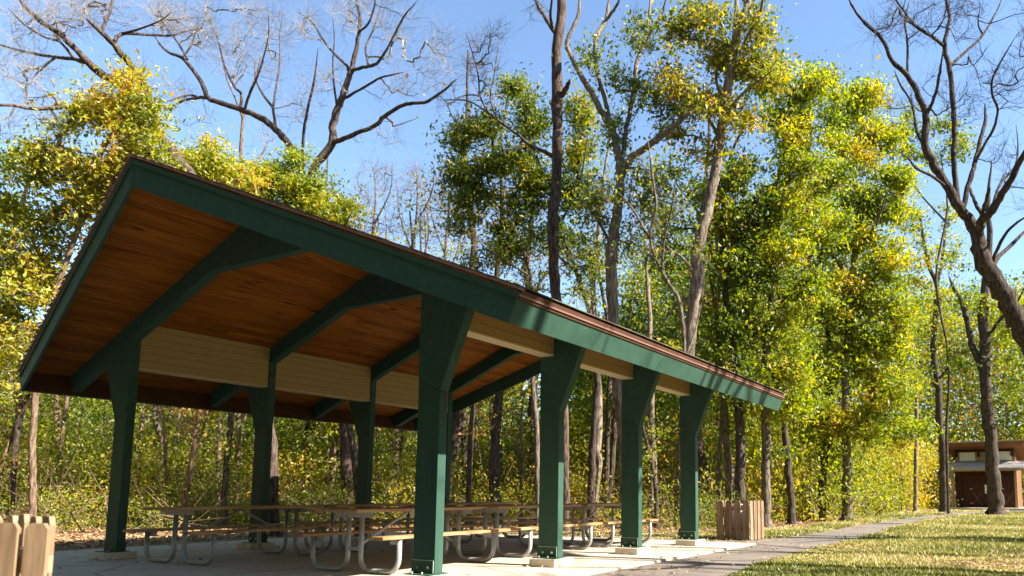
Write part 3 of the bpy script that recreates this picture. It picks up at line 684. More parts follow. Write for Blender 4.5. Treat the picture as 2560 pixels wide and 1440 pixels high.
ptree('dense yellow green tree filling the left edge beside the shelter', 15.0, [
    [(80, 1347, 17), (82, 1220, 16), (80, 1130, 15), (87, 1020, 15), (97, 940, 14), (118, 850, 14), (150, 700, 13), (200, 560, 12), (225, 450, 11), (260, 370, 8), (310, 280, 6), (350, 210, 4)],
    [1.2, (150, 700, 9), (90, 620, 7), (60, 500, 5), (90, 400, 4)], [-1.2, (200, 560, 8), (260, 490, 7), (330, 430, 5), (380, 400, 3)],
    [1.0, (120, 850, 9), (60, 800, 7), (10, 740, 5), (-40, 700, 4)], [-.6, (225, 450, 6), (170, 380, 4), (130, 330, 3)]],
    [(340, 215, 55, 50, 26), (365, 270, 60, 50, 26), (270, 250, 60, 40, 20), (230, 310, 110, 60, 60), (330, 330, 80, 55, 50), (130, 390, 100, 60, 60), (250, 410, 120, 60, 75), (370, 420, 55, 35, 22), (60, 500, 100, 70, 60), (180, 500, 100, 70, 65), (90, 610, 110, 80, 70), (30, 720, 90, 80, 55), (140, 720, 60, 60, 25), (20, 830, 80, 70, 45), (400, 390, 40, 30, 12), (10, 930, 60, 50, 14)],
    'bark_t', 'lf_yel', .098, 21, tone=(.2, .9), clump=.25, dens=1.6, sigma=.29, whips=1, whiplen=.4)
ptree('dark leafed tree at the far left edge behind the yellow green crown', 21.0, [
    [(28, 1315, 16), (35, 1150, 15), (50, 960, 13), (20, 760, 11), (40, 560, 9), (80, 430, 7), (100, 330, 4)], [1.5, (20, 760, 8), (-30, 640, 6), (-60, 520, 4)]],
    [(30, 400, 50, 60, 25), (0, 560, 70, 80, 30), (60, 700, 90, 80, 30), (0, 860, 70, 70, 30), (100, 880, 60, 60, 20), (-60, 450, 70, 80, 20)], 'bark_d', 'lf_mid', .12, 24, clump=.4)
ptree('low yellow green tree crown showing above the roof slope left of the big fork', 20.0, [
    [(298, 1320, 15), (304, 1100, 14), (322, 900, 13), (400, 740, 12), (500, 600, 11), (560, 480, 9), (540, 400, 6), (530, 360, 4)], [1, (500, 600, 8), (600, 520, 6), (660, 450, 4)]],
    [(470, 400, 55, 40, 30), (530, 380, 60, 45, 45), (520, 450, 70, 50, 50), (600, 440, 70, 50, 60), (570, 520, 70, 40, 45), (450, 430, 40, 40, 20)],
    'bark_t', 'lf_yel', .11, 32, tone=(.25, 1), clump=.6, sigma=.28)
ptree('bushy green tree crown directly above the middle of the roof slope', 21.0, [
    [(905, 1316, 17), (880, 1100, 16), (830, 850, 15), (770, 680, 12), (740, 560, 9), (700, 460, 6), (745, 410, 4)], [-1, (770, 680, 8), (840, 600, 6), (880, 530, 4)], [1, (740, 560, 7), (660, 500, 5), (630, 450, 3)]],
    [(680, 440, 70, 50, 60), (760, 450, 60, 50, 50), (700, 510, 90, 50, 75), (790, 500, 70, 50, 60), (820, 550, 60, 45, 45), (870, 530, 35, 40, 22), (650, 480, 60, 40, 35), (740, 400, 35, 30, 16)],
    'bark_d', 'lf_fresh', .11, 32, tone=(.2, .9), clump=.6, sigma=.28)
ptree('bare tree with a long limb arching left above the shelter roof', 23.0, [
    [(655, 1308, 24), (664, 1100, 23), (700, 800, 21), (730, 600, 20), (748, 480, 19), (750, 400, 18), (722, 361, 17), (689, 323, 16), (652, 295, 15), (600, 274, 14), (555, 258, 13), (520, 244, 12), (506, 211, 11), (480, 172, 10), (455, 145, 8), (422, 131, 7), (400, 110, 5), (380, 80, 3)],
    [1.5, (520, 244, 9), (492, 244, 8), (450, 255, 6), (422, 272, 5), (400, 280, 3)],
    [-1, (500, 243, 6), (470, 238, 5), (430, 250, 4), (400, 258, 3)],
    [1, (600, 274, 8), (604, 236, 7), (585, 215, 6), (560, 160, 5), (545, 100, 4), (520, 40, 3), (515, -20, 2)],
    [-1, (610, 280, 7), (622, 240, 6), (640, 200, 5), (660, 140, 4), (672, 80, 3), (668, 10, 2)],
    [1, (689, 323, 8), (682, 272, 7), (660, 240, 6), (640, 200, 4), (636, 150, 3)],
    [1.5, (682, 272, 6), (690, 220, 5), (700, 150, 4), (700, 80, 3), (710, 20, 2)],
    [-1.3, (756, 395, 8), (760, 330, 7), (772, 260, 6), (786, 200, 5), (795, 120, 3)],
    [.8, (455, 145, 5), (480, 110, 4), (492, 60, 3), (500, 20, 2)],
    [-.8, (470, 150, 5), (440, 100, 4), (410, 60, 3), (395, 10, 2)]],
    [(560, 120, 80, 110, 80), (660, 120, 70, 110, 80), (470, 90, 70, 80, 50), (440, 230, 50, 40, 25), (730, 260, 60, 90, 50), (600, 40, 110, 50, 50), (480, 300, 60, 30, 12)], 'bark_m', None, **bare)
ptree('bare tree with a thick pale trunk forking into upright limbs and one long right limb', 22.0, [
    [(868, 1312, 27), (862, 1100, 26), (838, 850, 24), (800, 640, 22), (775, 500, 21), (783, 427, 20), (830, 358, 19), (832, 310, 17), (849, 262, 16), (862, 225, 15), (872, 197, 14), (877, 178, 13), (884, 150, 11), (891, 117, 10), (897, 80, 9), (900, 47, 8), (892, 0, 6), (885, -50, 4)],
    [1, (872, 178, 8), (867, 164, 7), (845, 143, 7), (825, 122, 6), (805, 95, 5), (780, 55, 4), (745, 30, 3)],
    [-1, (878, 178, 9), (900, 170, 8), (928, 164, 8), (942, 159, 7), (958, 138, 6), (975, 108, 5), (1000, 60, 5), (1013, 37, 4), (1045, 0, 3)],
    [1.5, (922, 165, 6), (914, 120, 5), (926, 90, 4), (945, 40, 3), (960, -20, 2)],
    [-1.5, (832, 356, 12), (862, 346, 12), (891, 333, 11), (938, 314, 10), (961, 291, 9), (1008, 262, 9), (1040, 258, 8), (1069, 253, 7), (1111, 225, 6), (1144, 195, 4)],
    [1, (962, 292, 5), (980, 305, 5), (985, 315, 4), (1045, 295, 3)],
    [-1, (864, 245, 7), (885, 232, 6), (914, 216, 6), (950, 195, 5), (975, 188, 4), (1010, 180, 3)],
    [1, (843, 270, 6), (836, 220, 5), (832, 160, 4), (836, 90, 3), (830, 30, 2)],
    [-.6, (897, 80, 6), (920, 60, 5), (935, 20, 4), (940, -20, 3)]],
    [(900, 40, 140, 70, 90), (1000, 110, 80, 80, 60), (1090, 180, 60, 60, 40), (820, 200, 50, 90, 40), (1000, 230, 70, 40, 30), (960, 340, 80, 50, 20), (760, 100, 50, 80, 40), (1120, 110, 50, 60, 25)], 'bark_m', None, **bare)
ptree('slender twisted young tree with a low side fork above the roof slope', 25.0, [
    [(590, 1302, 12), (596, 1100, 11), (600, 800, 10), (604, 560, 10), (605, 422, 9), (602, 366, 8), (609, 291, 7), (622, 240, 6), (640, 190, 4), (655, 130, 3)],
    [1, (604, 418, 7), (630, 408, 6), (650, 390, 5), (661, 372, 4), (668, 340, 2)], [-1, (607, 300, 5), (590, 250, 4), (568, 200, 3), (556, 150, 2)]],
    [(640, 180, 60, 60, 30), (660, 340, 40, 40, 14), (570, 180, 40, 60, 20)], 'bark_t', None, **bare)
# middle
ptree('tall straight dark trunk with a broken stub and a thin bare branch to the left', 18.6, [
    [(1413, 1326, 24), (1412, 1180, 23), (1408, 1000, 24), (1396, 800, 25), (1387, 700, 27), (1382, 559, 28), (1390, 480, 27), (1394, 437, 26), (1394, 316, 27), (1391, 219, 29), (1394, 121, 26), (1404, 0, 24), (1408, -80, 20)],
    [1.5, (1388, 395, 12), (1360, 378, 10), (1328, 365, 9), (1300, 340, 8), (1285, 330, 8), (1246, 301, 7), (1221, 282, 6), (1173, 253, 4), (1130, 250, 3), (1100, 250, 2)],
    [-1, (1221, 282, 5), (1200, 240, 4), (1196, 190, 4), (1180, 130, 3), (1165, 80, 2)],
    [1, (1246, 301, 5), (1226, 248, 4), (1236, 185, 4), (1246, 121, 3), (1262, 80, 2)],
    [-.4, (1402, 240, 14), (1411, 228, 13), (1420, 212, 11), (1425, 199, 9)],
    [1, (1393, 100, 14), (1389, 85, 12), (1372, 58, 11), (1348, 19, 10), (1330, -20, 8)],
    [-1, (1384, 75, 8), (1376, 40, 7), (1380, 0, 5), (1384, -40, 4)]],
    [(1200, 170, 60, 80, 70), (1130, 250, 50, 30, 18), (1250, 110, 40, 50, 20), (1330, 30, 30, 40, 8), (1170, 320, 40, 20, 8)], 'bark_m', None, whips=4, whiplen=.45, twig=.004, alpha=.1)
ptree('dark leafed oak with drooping sprays left of the tall straight trunk', 20.0, [
    [(1477, 1304, 22), (1479, 1200, 20), (1484, 1100, 21), (1491, 1000, 20), (1493, 930, 17), (1480, 800, 13), (1440, 680, 11), (1400, 560, 9), (1360, 440, 7), (1320, 330, 5), (1300, 230, 3)],
    [1.0, (1440, 680, 8), (1350, 600, 6), (1250, 520, 5), (1180, 440, 3)], [-1, (1400, 560, 7), (1450, 450, 5), (1470, 330, 3)], [1.2, (1360, 440, 5), (1260, 400, 4), (1160, 360, 2)]],
    [(1300, 240, 35, 50, 30), (1235, 320, 50, 45, 26), (1150, 350, 38, 40, 30), (1150, 420, 45, 40, 26), (1240, 400, 70, 50, 55), (1330, 330, 45, 60, 40), (1330, 440, 60, 50, 50), (1200, 480, 60, 35, 34), (1450, 290, 35, 60, 36), (1460, 400, 45, 55, 40), (1420, 490, 60, 45, 40), (1310, 520, 60, 40, 30), (1230, 560, 60, 30, 20), (1380, 590, 60, 40, 26), (1180, 320, 40, 40, 18), (1140, 480, 50, 50, 20), (1280, 640, 80, 40, 24), (1440, 640, 50, 60, 24), (1160, 580, 50, 50, 14)],
    'bark_d', 'lf_dk', .125, 26, tone=(.25, .8), spread=.24, clump=.1, dens=1.8, sigma=.33, aspect=.36)
ptree('tall pale barked tree forking high into several curved upright limbs', 17.6, [
    [(1572, 1332, 30), (1562, 1180, 29), (1548, 1000, 28), (1538, 850, 30), (1528, 700, 30), (1529, 632, 31), (1538, 559, 27), (1548, 500, 24), (1550, 430, 22), (1545, 385, 20), (1537, 340, 17), (1508, 287, 16), (1479, 233, 15), (1450, 185, 13), (1426, 136, 12), (1416, 110, 11), (1432, 70, 10), (1447, 29, 9), (1450, -40, 7)],
    [1, (1530, 325, 12), (1513, 253, 11), (1499, 204, 10), (1489, 160, 11), (1489, 97, 12), (1500, 75, 12), (1513, 53, 11), (1521, 20, 9), (1524, -40, 7)],
    [-.5, (1513, 55, 8), (1530, 30, 8), (1545, 8, 7), (1556, -30, 5)],
    [1.2, (1553, 420, 13), (1562, 350, 12), (1567, 311, 12), (1576, 272, 12), (1586, 214, 12), (1591, 160, 11), (1610, 107, 10), (1620, 60, 9), (1625, 20, 8), (1628, -30, 6)],
    [-.6, (1606, 120, 7), (1630, 75, 7), (1650, 45, 6), (1662, 10, 5), (1668, -20, 4)],
    [-1.6, (1556, 440, 17), (1570, 405, 17), (1590, 385, 17), (1625, 362, 16), (1659, 335, 15), (1693, 311, 13), (1712, 290, 11), (1727, 280, 9)],
    [.6, (1590, 232, 8), (1572, 226, 8), (1550, 228, 8), (1538, 233, 7)],
    [1.2, (1530, 620, 9), (1500, 560, 7), (1470, 520, 5), (1440, 500, 3)]],
    [(1600, 90, 50, 60, 22), (1620, 220, 60, 70, 30), (1560, 180, 50, 50, 14), (1700, 290, 60, 40, 18), (1500, 470, 60, 60, 20), (1600, 470, 70, 60, 24), (1470, 130, 50, 70, 14), (1540, 330, 50, 50, 16), (1480, 560, 60, 60, 24), (1560, 600, 60, 60, 20), (1640, 520, 60, 60, 24)], 'bark_l', 'lf_mid', .10, 17, dens=1.6, spread=.25, tone=(.1, .7), sigma=.3, whips=2, whiplen=.5)
ptree('thick pale trunk leaning right with golden orange leaves at its top', 17.0, [
    [(1716, 1334, 32), (1716, 1180, 31), (1718, 1000, 31), (1722, 870, 32), (1733, 770, 31), (1742, 700, 31), (1747, 608, 30), (1766, 535, 29), (1781, 462, 28), (1795, 389, 25), (1805, 316, 24), (1815, 243, 24), (1829, 170, 23), (1840, 97, 21), (1856, 50, 18), (1873, 0, 16), (1890, -60, 13)],
    [1, (1829, 160, 12), (1836, 90, 12), (1840, 40, 12), (1843, -10, 11), (1845, -60, 9)],
    [-1, (1850, 130, 8), (1868, 92, 8), (1897, 39, 7), (1907, 0, 6), (1915, -40, 5)],
    [1.3, (1800, 350, 9), (1770, 295, 8), (1740, 260, 7), (1700, 230, 5), (1670, 200, 3)],
    [-1.2, (1806, 300, 9), (1850, 240, 7), (1900, 200, 5), (1940, 170, 3)],
    [.8, (1812, 260, 8), (1790, 200, 7), (1800, 140, 6), (1780, 80, 4)],
    [-.8, (1744, 690, 9), (1700, 640, 7), (1670, 620, 5), (1640, 560, 3)],
    [.9, (1740, 745, 10), (1700, 752, 8), (1670, 790, 6), (1640, 830, 4), (1600, 845, 2)]],
    [(1690, 90, 60, 60, 32), (1700, 190, 65, 60, 40), (1760, 40, 70, 50, 36), (1790, 150, 60, 60, 36), (1850, 220, 60, 60, 34), (1760, 270, 80, 50, 44), (1900, 130, 60, 60, 34), (1880, 50, 60, 50, 26), (1840, 330, 60, 50, 22), (1680, 320, 50, 40, 14), (1930, 230, 50, 50, 22), (1770, 380, 70, 40, 16)],
    'bark_l', 'lf_org', .105, 22, tone=(.2, .7), spread=.27, dens=1.4, clump=.15, sigma=.29, whips=1, whiplen=.4)
ptree('thin grey sapling in front of the golden tree with spreading bare branches', 15.5, [
    [(1705, 1345, 12), (1715, 1100, 11), (1712, 900, 10), (1700, 760, 10), (1660, 690, 9), (1625, 600, 8), (1640, 520, 7), (1630, 430, 6), (1620, 350, 4)],
    [1, (1625, 600, 6), (1580, 520, 5), (1540, 480, 4), (1500, 470, 3)], [-1, (1655, 680, 6), (1660, 600, 5), (1680, 520, 4), (1690, 430, 3)], [.6, (1712, 900, 6), (1740, 820, 5), (1760, 700, 4), (1750, 600, 3)]],
    [(1600, 430, 60, 50, 16), (1660, 500, 60, 60, 16), (1520, 480, 50, 40, 10), (1740, 620, 40, 60, 10), (1610, 620, 70, 50, 14)], 'bark_g', 'lf_mid', .085, 8, whips=3, whiplen=.45, twig=.0045)
ptree('dark tree with dense glossy leaves right behind the end of the roof', 20.6, [
    [(1846, 1318, 28), (1850, 1200, 26), (1850, 1080, 24), (1835, 900, 19), (1815, 740, 16), (1805, 620, 14), (1812, 480, 11), (1830, 380, 8), (1880, 280, 5)],
    [1.4, (1815, 740, 9), (1780, 640, 7), (1750, 540, 5), (1690, 460, 3)], [-1.4, (1812, 640, 9), (1870, 560, 7), (1910, 460, 5)], [1, (1835, 900, 8), (1780, 850, 6), (1720, 830, 4)]],
    [(1850, 430, 70, 60, 38), (1780, 480, 60, 60, 24), (1690, 440, 50, 50, 12), (1830, 560, 80, 60, 44), (1900, 500, 60, 70, 36), (1660, 620, 60, 60, 14), (1800, 660, 70, 70, 38), (1880, 690, 70, 80, 44), (1820, 790, 80, 60, 44), (1900, 830, 60, 70, 36), (1800, 880, 50, 40, 18), (1920, 930, 60, 60, 30), (1850, 960, 60, 50, 26), (1680, 560, 40, 50, 8)],
    'bark_d', 'lf_dk', .125, 28, dens=1.7, tone=(.25, .8), spread=.22, clump=.2, sigma=.33)
ptree('dark straight trunk standing just right of the picket bin enclosure', 20.8, [
    [(1917, 1316, 25), (1915, 1200, 23), (1914, 1080, 22), (1912, 940, 19), (1925, 800, 17), (1935, 650, 14), (1960, 500, 11), (1990, 350, 8), (2000, 230, 5)],
    [1.2, (1925, 800, 9), (1990, 700, 8), (2040, 620, 6), (2080, 520, 4)], [-1.2, (1935, 650, 8), (1900, 560, 6), (1890, 460, 4)], [.8, (1912, 1000, 7), (1960, 930, 5), (2010, 900, 3)]],
    [(1960, 200, 70, 60, 44), (2040, 230, 70, 60, 44), (1940, 300, 60, 60, 34), (2030, 320, 80, 60, 50), (1980, 400, 80, 60, 50), (2060, 430, 70, 60, 42), (1980, 510, 80, 60, 46), (2060, 560, 70, 60, 38), (1960, 620, 70, 60, 36), (2000, 720, 80, 60, 40), (1970, 820, 60, 60, 30), (1990, 920, 70, 50, 30), (1930, 1010, 60, 50, 22), (2010, 1010, 60, 50, 22)],
    'bark_g', 'lf_fresh', .125, 28, dens=1.8, tone=(.15, .85), clump=.2, sigma=.33)
ptree('grey trunk with a swollen base near the path and a broad bright green crown', 25.6, [
    [(2117, 1300, 27), (2117, 1220, 24), (2117, 1137, 22), (2112, 1000, 19), (2118, 850, 18), (2130, 700, 17), (2140, 620, 16), (2145, 520, 12), (2130, 420, 9), (2110, 320, 6)],
    [2, (2130, 700, 10), (2080, 640, 8), (2030, 560, 5)], [-2, (2138, 640, 10), (2190, 560, 8), (2220, 470, 5)], [-2, (2118, 850, 9), (2180, 790, 7), (2240, 740, 5)], [2, (2114, 930, 8), (2060, 880, 6), (2020, 820, 4)]],
    [(2110, 290, 60, 60, 40), (2170, 260, 50, 60, 34), (2200, 350, 60, 60, 42), (2130, 380, 80, 60, 56), (2240, 440, 45, 60, 32), (2160, 480, 80, 60, 58), (2220, 540, 55, 60, 40), (2130, 580, 80, 50, 46), (2220, 640, 60, 60, 42), (2100, 700, 80, 60, 44), (2190, 740, 80, 60, 54), (2250, 800, 50, 60, 34), (2120, 820, 80, 60, 50), (2200, 880, 80, 60, 54), (2090, 920, 70, 50, 42), (2170, 980, 80, 60, 52), (2250, 960, 50, 60, 30), (2100, 1050, 80, 50, 44), (2200, 1080, 80, 50, 44), (2270, 1080, 50, 50, 20), (2060, 1000, 50, 40, 18)],
    'bark_g', 'lf_fresh', .14, 28, dens=1.9, tone=(.2, .95), clump=.2, sigma=.36)
ptree('dark leaning trunk between the picket enclosure and the grey trunk with a swollen base', 26.4, [
    [(2050, 1298, 26), (2056, 1220, 22), (2064, 1110, 18), (2075, 980, 15), (2070, 830, 12), (2050, 700, 9), (2060, 560, 6)], [1.5, (2075, 980, 8), (2030, 900, 6), (1990, 860, 4)], [-1.5, (2070, 830, 7), (2110, 740, 5)]],
    [(2060, 640, 70, 60, 20), (2040, 780, 80, 70, 30), (2080, 900, 80, 60, 30), (2030, 1080, 70, 50, 24), (2080, 1140, 60, 40, 14)], 'bark_d', 'lf_fresh', .13, 30, dens=1.5, clump=.4)
ptree('dark slanting trunk left of the pair by the path, bending up to the left', 22.6, [
    [(1981, 1308, 20), (1976, 1230, 18), (1966, 1130, 16), (1960, 1040, 14), (1965, 900, 11), (1950, 780, 8), (1940, 660, 5)]],
    [(1950, 1120, 50, 40, 14), (1960, 760, 60, 60, 16), (1990, 860, 60, 50, 16)], 'bark_d', 'lf_mid', .12, 22)
ptree('slim pale trunk immediately left of the picket bin enclosure', 21.4, [
    [(1797, 1312, 12), (1796, 1220, 11), (1800, 1120, 11), (1806, 1000, 10), (1790, 900, 8), (1770, 800, 6)]],
    [(1780, 960, 40, 40, 14), (1800, 1040, 50, 40, 14), (1770, 850, 50, 50, 12)], 'bark_g', 'lf_mid', .11, 20)
ptree('mid grey trunk rising behind the middle of the picket enclosure', 21.2, [
    [(1822, 1314, 19), (1822, 1220, 18), (1818, 1130, 17), (1812, 1020, 15), (1800, 900, 12), (1790, 780, 9), (1770, 660, 6)]],
    [(1780, 740, 50, 50, 14), (1830, 1060, 50, 30, 10)], 'bark_g', 'lf_dk', .12, 20)
# right: big bare tree, the two by the hut
ptree('large bare tree leaning in from the right edge with many forked black limbs', 15.0, [
    [(2690, 1348, 62), (2670, 1150, 56), (2630, 980, 52), (2560, 833, 48), (2530, 779, 46), (2492, 712, 44), (2465, 672, 42), (2448, 620, 38), (2438, 575, 30), (2410, 535, 26), (2385, 496, 23), (2356, 447, 22), (2327, 399, 20), (2312, 360, 19), (2315, 292, 17), (2298, 243, 15), (2269, 190, 13), (2230, 151, 11), (2205, 97, 9), (2162, 58, 7), (2128, 10, 5), (2115, -30, 4)],
    [1, (2396, 505, 14), (2392, 480, 14), (2385, 413, 13), (2386, 350, 13), (2385, 292, 13), (2380, 220, 13), (2371, 160, 13), (2361, 112, 12), (2373, 49, 9), (2366, 0, 8), (2360, -40, 6)],
    [-.8, (2361, 115, 9), (2335, 95, 8), (2308, 78, 8), (2280, 58, 7), (2262, 51, 6)],
    [.7, (2285, 64, 6), (2262, 30, 5), (2240, 0, 5), (2230, -30, 4)],
    [1.3, (2372, 170, 8), (2400, 142, 8), (2430, 115, 7), (2458, 87, 6), (2478, 53, 5), (2500, 10, 4), (2512, -30, 3)],
    [-1, (2458, 87, 5), (2445, 60, 4), (2450, 20, 3)],
    [.8, (2269, 190, 7), (2268, 100, 6), (2262, 50, 5), (2275, 0, 4)],
    [-1.2, (2318, 285, 9), (2340, 230, 8), (2350, 180, 7), (2357, 125, 5)],
    [1, (2312, 365, 8), (2292, 330, 7), (2280, 260, 6), (2250, 210, 5), (2236, 175, 4)],
    [-1.4, (2446, 600, 24), (2450, 570, 22), (2460, 545, 21), (2480, 525, 19), (2505, 485, 17), (2530, 445, 15), (2560, 385, 13), (2600, 320, 10)],
    [.9, (2405, 525, 13), (2424, 452, 13), (2436, 410, 12), (2444, 384, 12), (2456, 330, 10), (2463, 301, 10), (2462, 260, 7)],
    [-.8, (2436, 410, 8), (2462, 360, 7), (2485, 320, 7), (2494, 275, 6), (2480, 230, 6), (2484, 190, 5), (2510, 140, 4), (2540, 90, 3)],
    [1.1, (2460, 545, 10), (2440, 510, 9), (2428, 480, 8), (2424, 465, 6)],
    [-.5, (2452, 545, 9), (2465, 505, 9), (2472, 475, 7), (2476, 470, 5)],
    [1.2, (2480, 520, 7), (2500, 460, 6), (2535, 420, 5), (2545, 370, 4), (2540, 310, 3)],
    [-1, (2370, 470, 8), (2330, 440, 7), (2290, 420, 6), (2270, 395, 4), (2230, 370, 3)],
    [.8, (2475, 690, 16), (2490, 650, 12), (2530, 610, 11), (2580, 560, 8)],
    [-.8, (2480, 655, 9), (2510, 590, 8), (2545, 555, 6), (2590, 530, 4)]],
    [(2200, 60, 70, 70, 26), (2300, 60, 80, 70, 30), (2420, 60, 90, 70, 36), (2250, 280, 50, 60, 16), (2460, 200, 60, 80, 30), (2540, 200, 60, 100, 30), (2420, 300, 40, 70, 16), (2540, 480, 50, 60, 16), (2350, 250, 50, 90, 18), (2560, 60, 50, 60, 12), (2500, 380, 50, 60, 14)],
    'bark_d', None, whips=4, whiplen=.5, twig=.0042, alpha=.1)
ptree('dark straight trunk standing in front of the wooden hut', 33.5, [
    [(2491, 1285, 38), (2487, 1230, 33), (2483, 1171, 31), (2478, 1090, 31), (2471, 1058, 28), (2464, 975, 27), (2463, 871, 25), (2459, 787, 23), (2466, 700, 20), (2474, 600, 15), (2470, 500, 10), (2480, 400, 6)],
    [1.5, (2463, 935, 17), (2446, 900, 17), (2430, 862, 16), (2417, 800, 14), (2405, 755, 12), (2387, 725, 10), (2372, 690, 7)],
    [-1.5, (2464, 850, 9), (2500, 800, 8), (2540, 760, 6), (2570, 700, 4)]],
    [(2520, 880, 60, 60, 34), (2400, 880, 50, 50, 16), (2530, 780, 50, 60, 26), (2540, 980, 50, 50, 24), (2430, 760, 50, 50, 12), (2380, 660, 40, 40, 10)], 'bark_d', 'lf_mid', .16, 26, clump=.4, sigma=.4)
ptree('slender dark trunk with a high narrow fork just left of the wooden hut', 39.0, [
    [(2361, 1277, 24), (2358, 1220, 21), (2358, 1171, 20), (2355, 1110, 18), (2349, 1050, 18), (2346, 975, 17), (2337, 912, 16), (2333, 850, 15), (2342, 767, 14), (2342, 712, 13), (2325, 671, 10), (2308, 600, 8), (2300, 530, 5)],
    [1.5, (2342, 715, 9), (2354, 662, 9), (2362, 600, 7), (2366, 540, 5)], [-1.5, (2334, 960, 7), (2370, 920, 6), (2395, 870, 4)], [1.5, (2340, 790, 6), (2360, 740, 6), (2378, 715, 5), (2390, 690, 3)]],
    [(2290, 560, 60, 50, 34), (2370, 550, 50, 50, 22), (2300, 640, 50, 50, 26), (2390, 640, 40, 50, 16), (2330, 740, 70, 50, 26), (2270, 700, 40, 50, 16), (2380, 830, 50, 60, 24), (2300, 840, 40, 60, 14)], 'bark_d', 'lf_yel', .17, 22, tone=(.1, .8), clump=.4, sigma=.42)
ptree('thin sunlit grey trunk in the gap left of the hut', 38.0, [
    [(2288, 1277, 11), (2289, 1200, 10), (2291, 1100, 10), (2290, 980, 9), (2280, 860, 7), (2270, 760, 5), (2260, 680, 3)]],
    [(2270, 800, 60, 60, 16), (2290, 960, 50, 60, 14)], 'bark_l', 'lf_mid', .16, 22, sigma=.4)
ptree('spray of green foliage high on a thin stem among the bare black limbs', 36.0, [
    [(2372, 1282, 7), (2366, 1100, 7), (2372, 900, 6), (2340, 700, 6), (2368, 520, 5), (2350, 380, 4)], [1, (2370, 560, 5), (2290, 470, 4), (2260, 390, 2)]],
    [(2350, 320, 40, 35, 26), (2390, 370, 35, 45, 26), (2330, 390, 40, 30, 20), (2260, 300, 35, 50, 22), (2270, 370, 40, 30, 16), (2415, 350, 20, 20, 6)], 'bark_d', 'lf_mid', .16, 24, clump=.4, sigma=.4)
# thin trees over the roof in the middle
for (x, lab, sd) in ((935, 'pale nearly bare tree just right of the bushy crown above the roof', 0), (1040, 'thin buff leafed tree in the gap above the roof left of the dark oak', 1), (1120, 'second thin buff leafed tree standing under the dark oak sprays', 2)):
    ptree(lab, 29.0, [[(x+10, 1293, 10), (x+8, 1000, 9), (x-4, 760, 8), (x-6, 620, 7), (x+4, 500, 5), (x, 410, 3)], [1.2, (x-6, 640, 5), (x-40, 540, 4), (x-46, 450, 2)], [-1.2, (x, 560, 4), (x+40, 480, 3), (x+46, 400, 2)], [.8, (x-4, 700, 5), (x+30, 600, 4), (x+24, 480, 2)]],
          [(x, 470, 55, 70, 60), (x+30, 560, 50, 60, 30), (x-30, 560, 45, 60, 30), (x, 660, 50, 50, 16)], 'bark_l', 'lf_pale', .07, 3, whips=5, whiplen=.6, twig=.0045, alpha=.1)
ptree('thin branching tree with small dark leaves behind the roof right of the gap', 19.5, [
    [(1345, 1320, 14), (1342, 1100, 13), (1330, 900, 12), (1330, 760, 11), (1320, 660, 9), (1290, 580, 7), (1270, 520, 5)], [1, (1330, 740, 7), (1370, 680, 6), (1420, 660, 4)], [-1, (1325, 690, 6), (1260, 650, 5), (1200, 610, 3)], [.7, (1332, 800, 6), (1290, 720, 5), (1230, 700, 3)]],
    [(1280, 620, 80, 50, 30), (1200, 640, 50, 40, 14), (1430, 640, 50, 50, 16), (1340, 690, 60, 40, 16), (1450, 720, 60, 50, 16), (1470, 620, 50, 60, 14)], 'bark_g', 'lf_mid', .10, 16, dens=1.5, whips=4, whiplen=.5, twig=.0048)
ptree('twin stemmed dark tree seen through the roof gap behind the middle right column', 25.5, [
    [(1515, 1301, 14), (1517, 1180, 14), (1520, 1050, 13), (1523, 960, 13), (1526, 850, 11), (1500, 700, 8), (1480, 560, 5)],
    [.3, (1516, 1290, 15), (1527, 1200, 15), (1536, 1080, 14), (1541, 1000, 12), (1560, 850, 9), (1600, 700, 6)]],
    [(1490, 680, 60, 60, 22), (1590, 700, 70, 70, 30), (1640, 780, 60, 50, 20), (1560, 880, 60, 50, 20), (1480, 860, 50, 50, 14), (1650, 880, 50, 40, 16), (1500, 980, 70, 40, 22), (1600, 990, 50, 40, 14)], 'bark_d', 'lf_mid', .13, 22, sigma=.34)
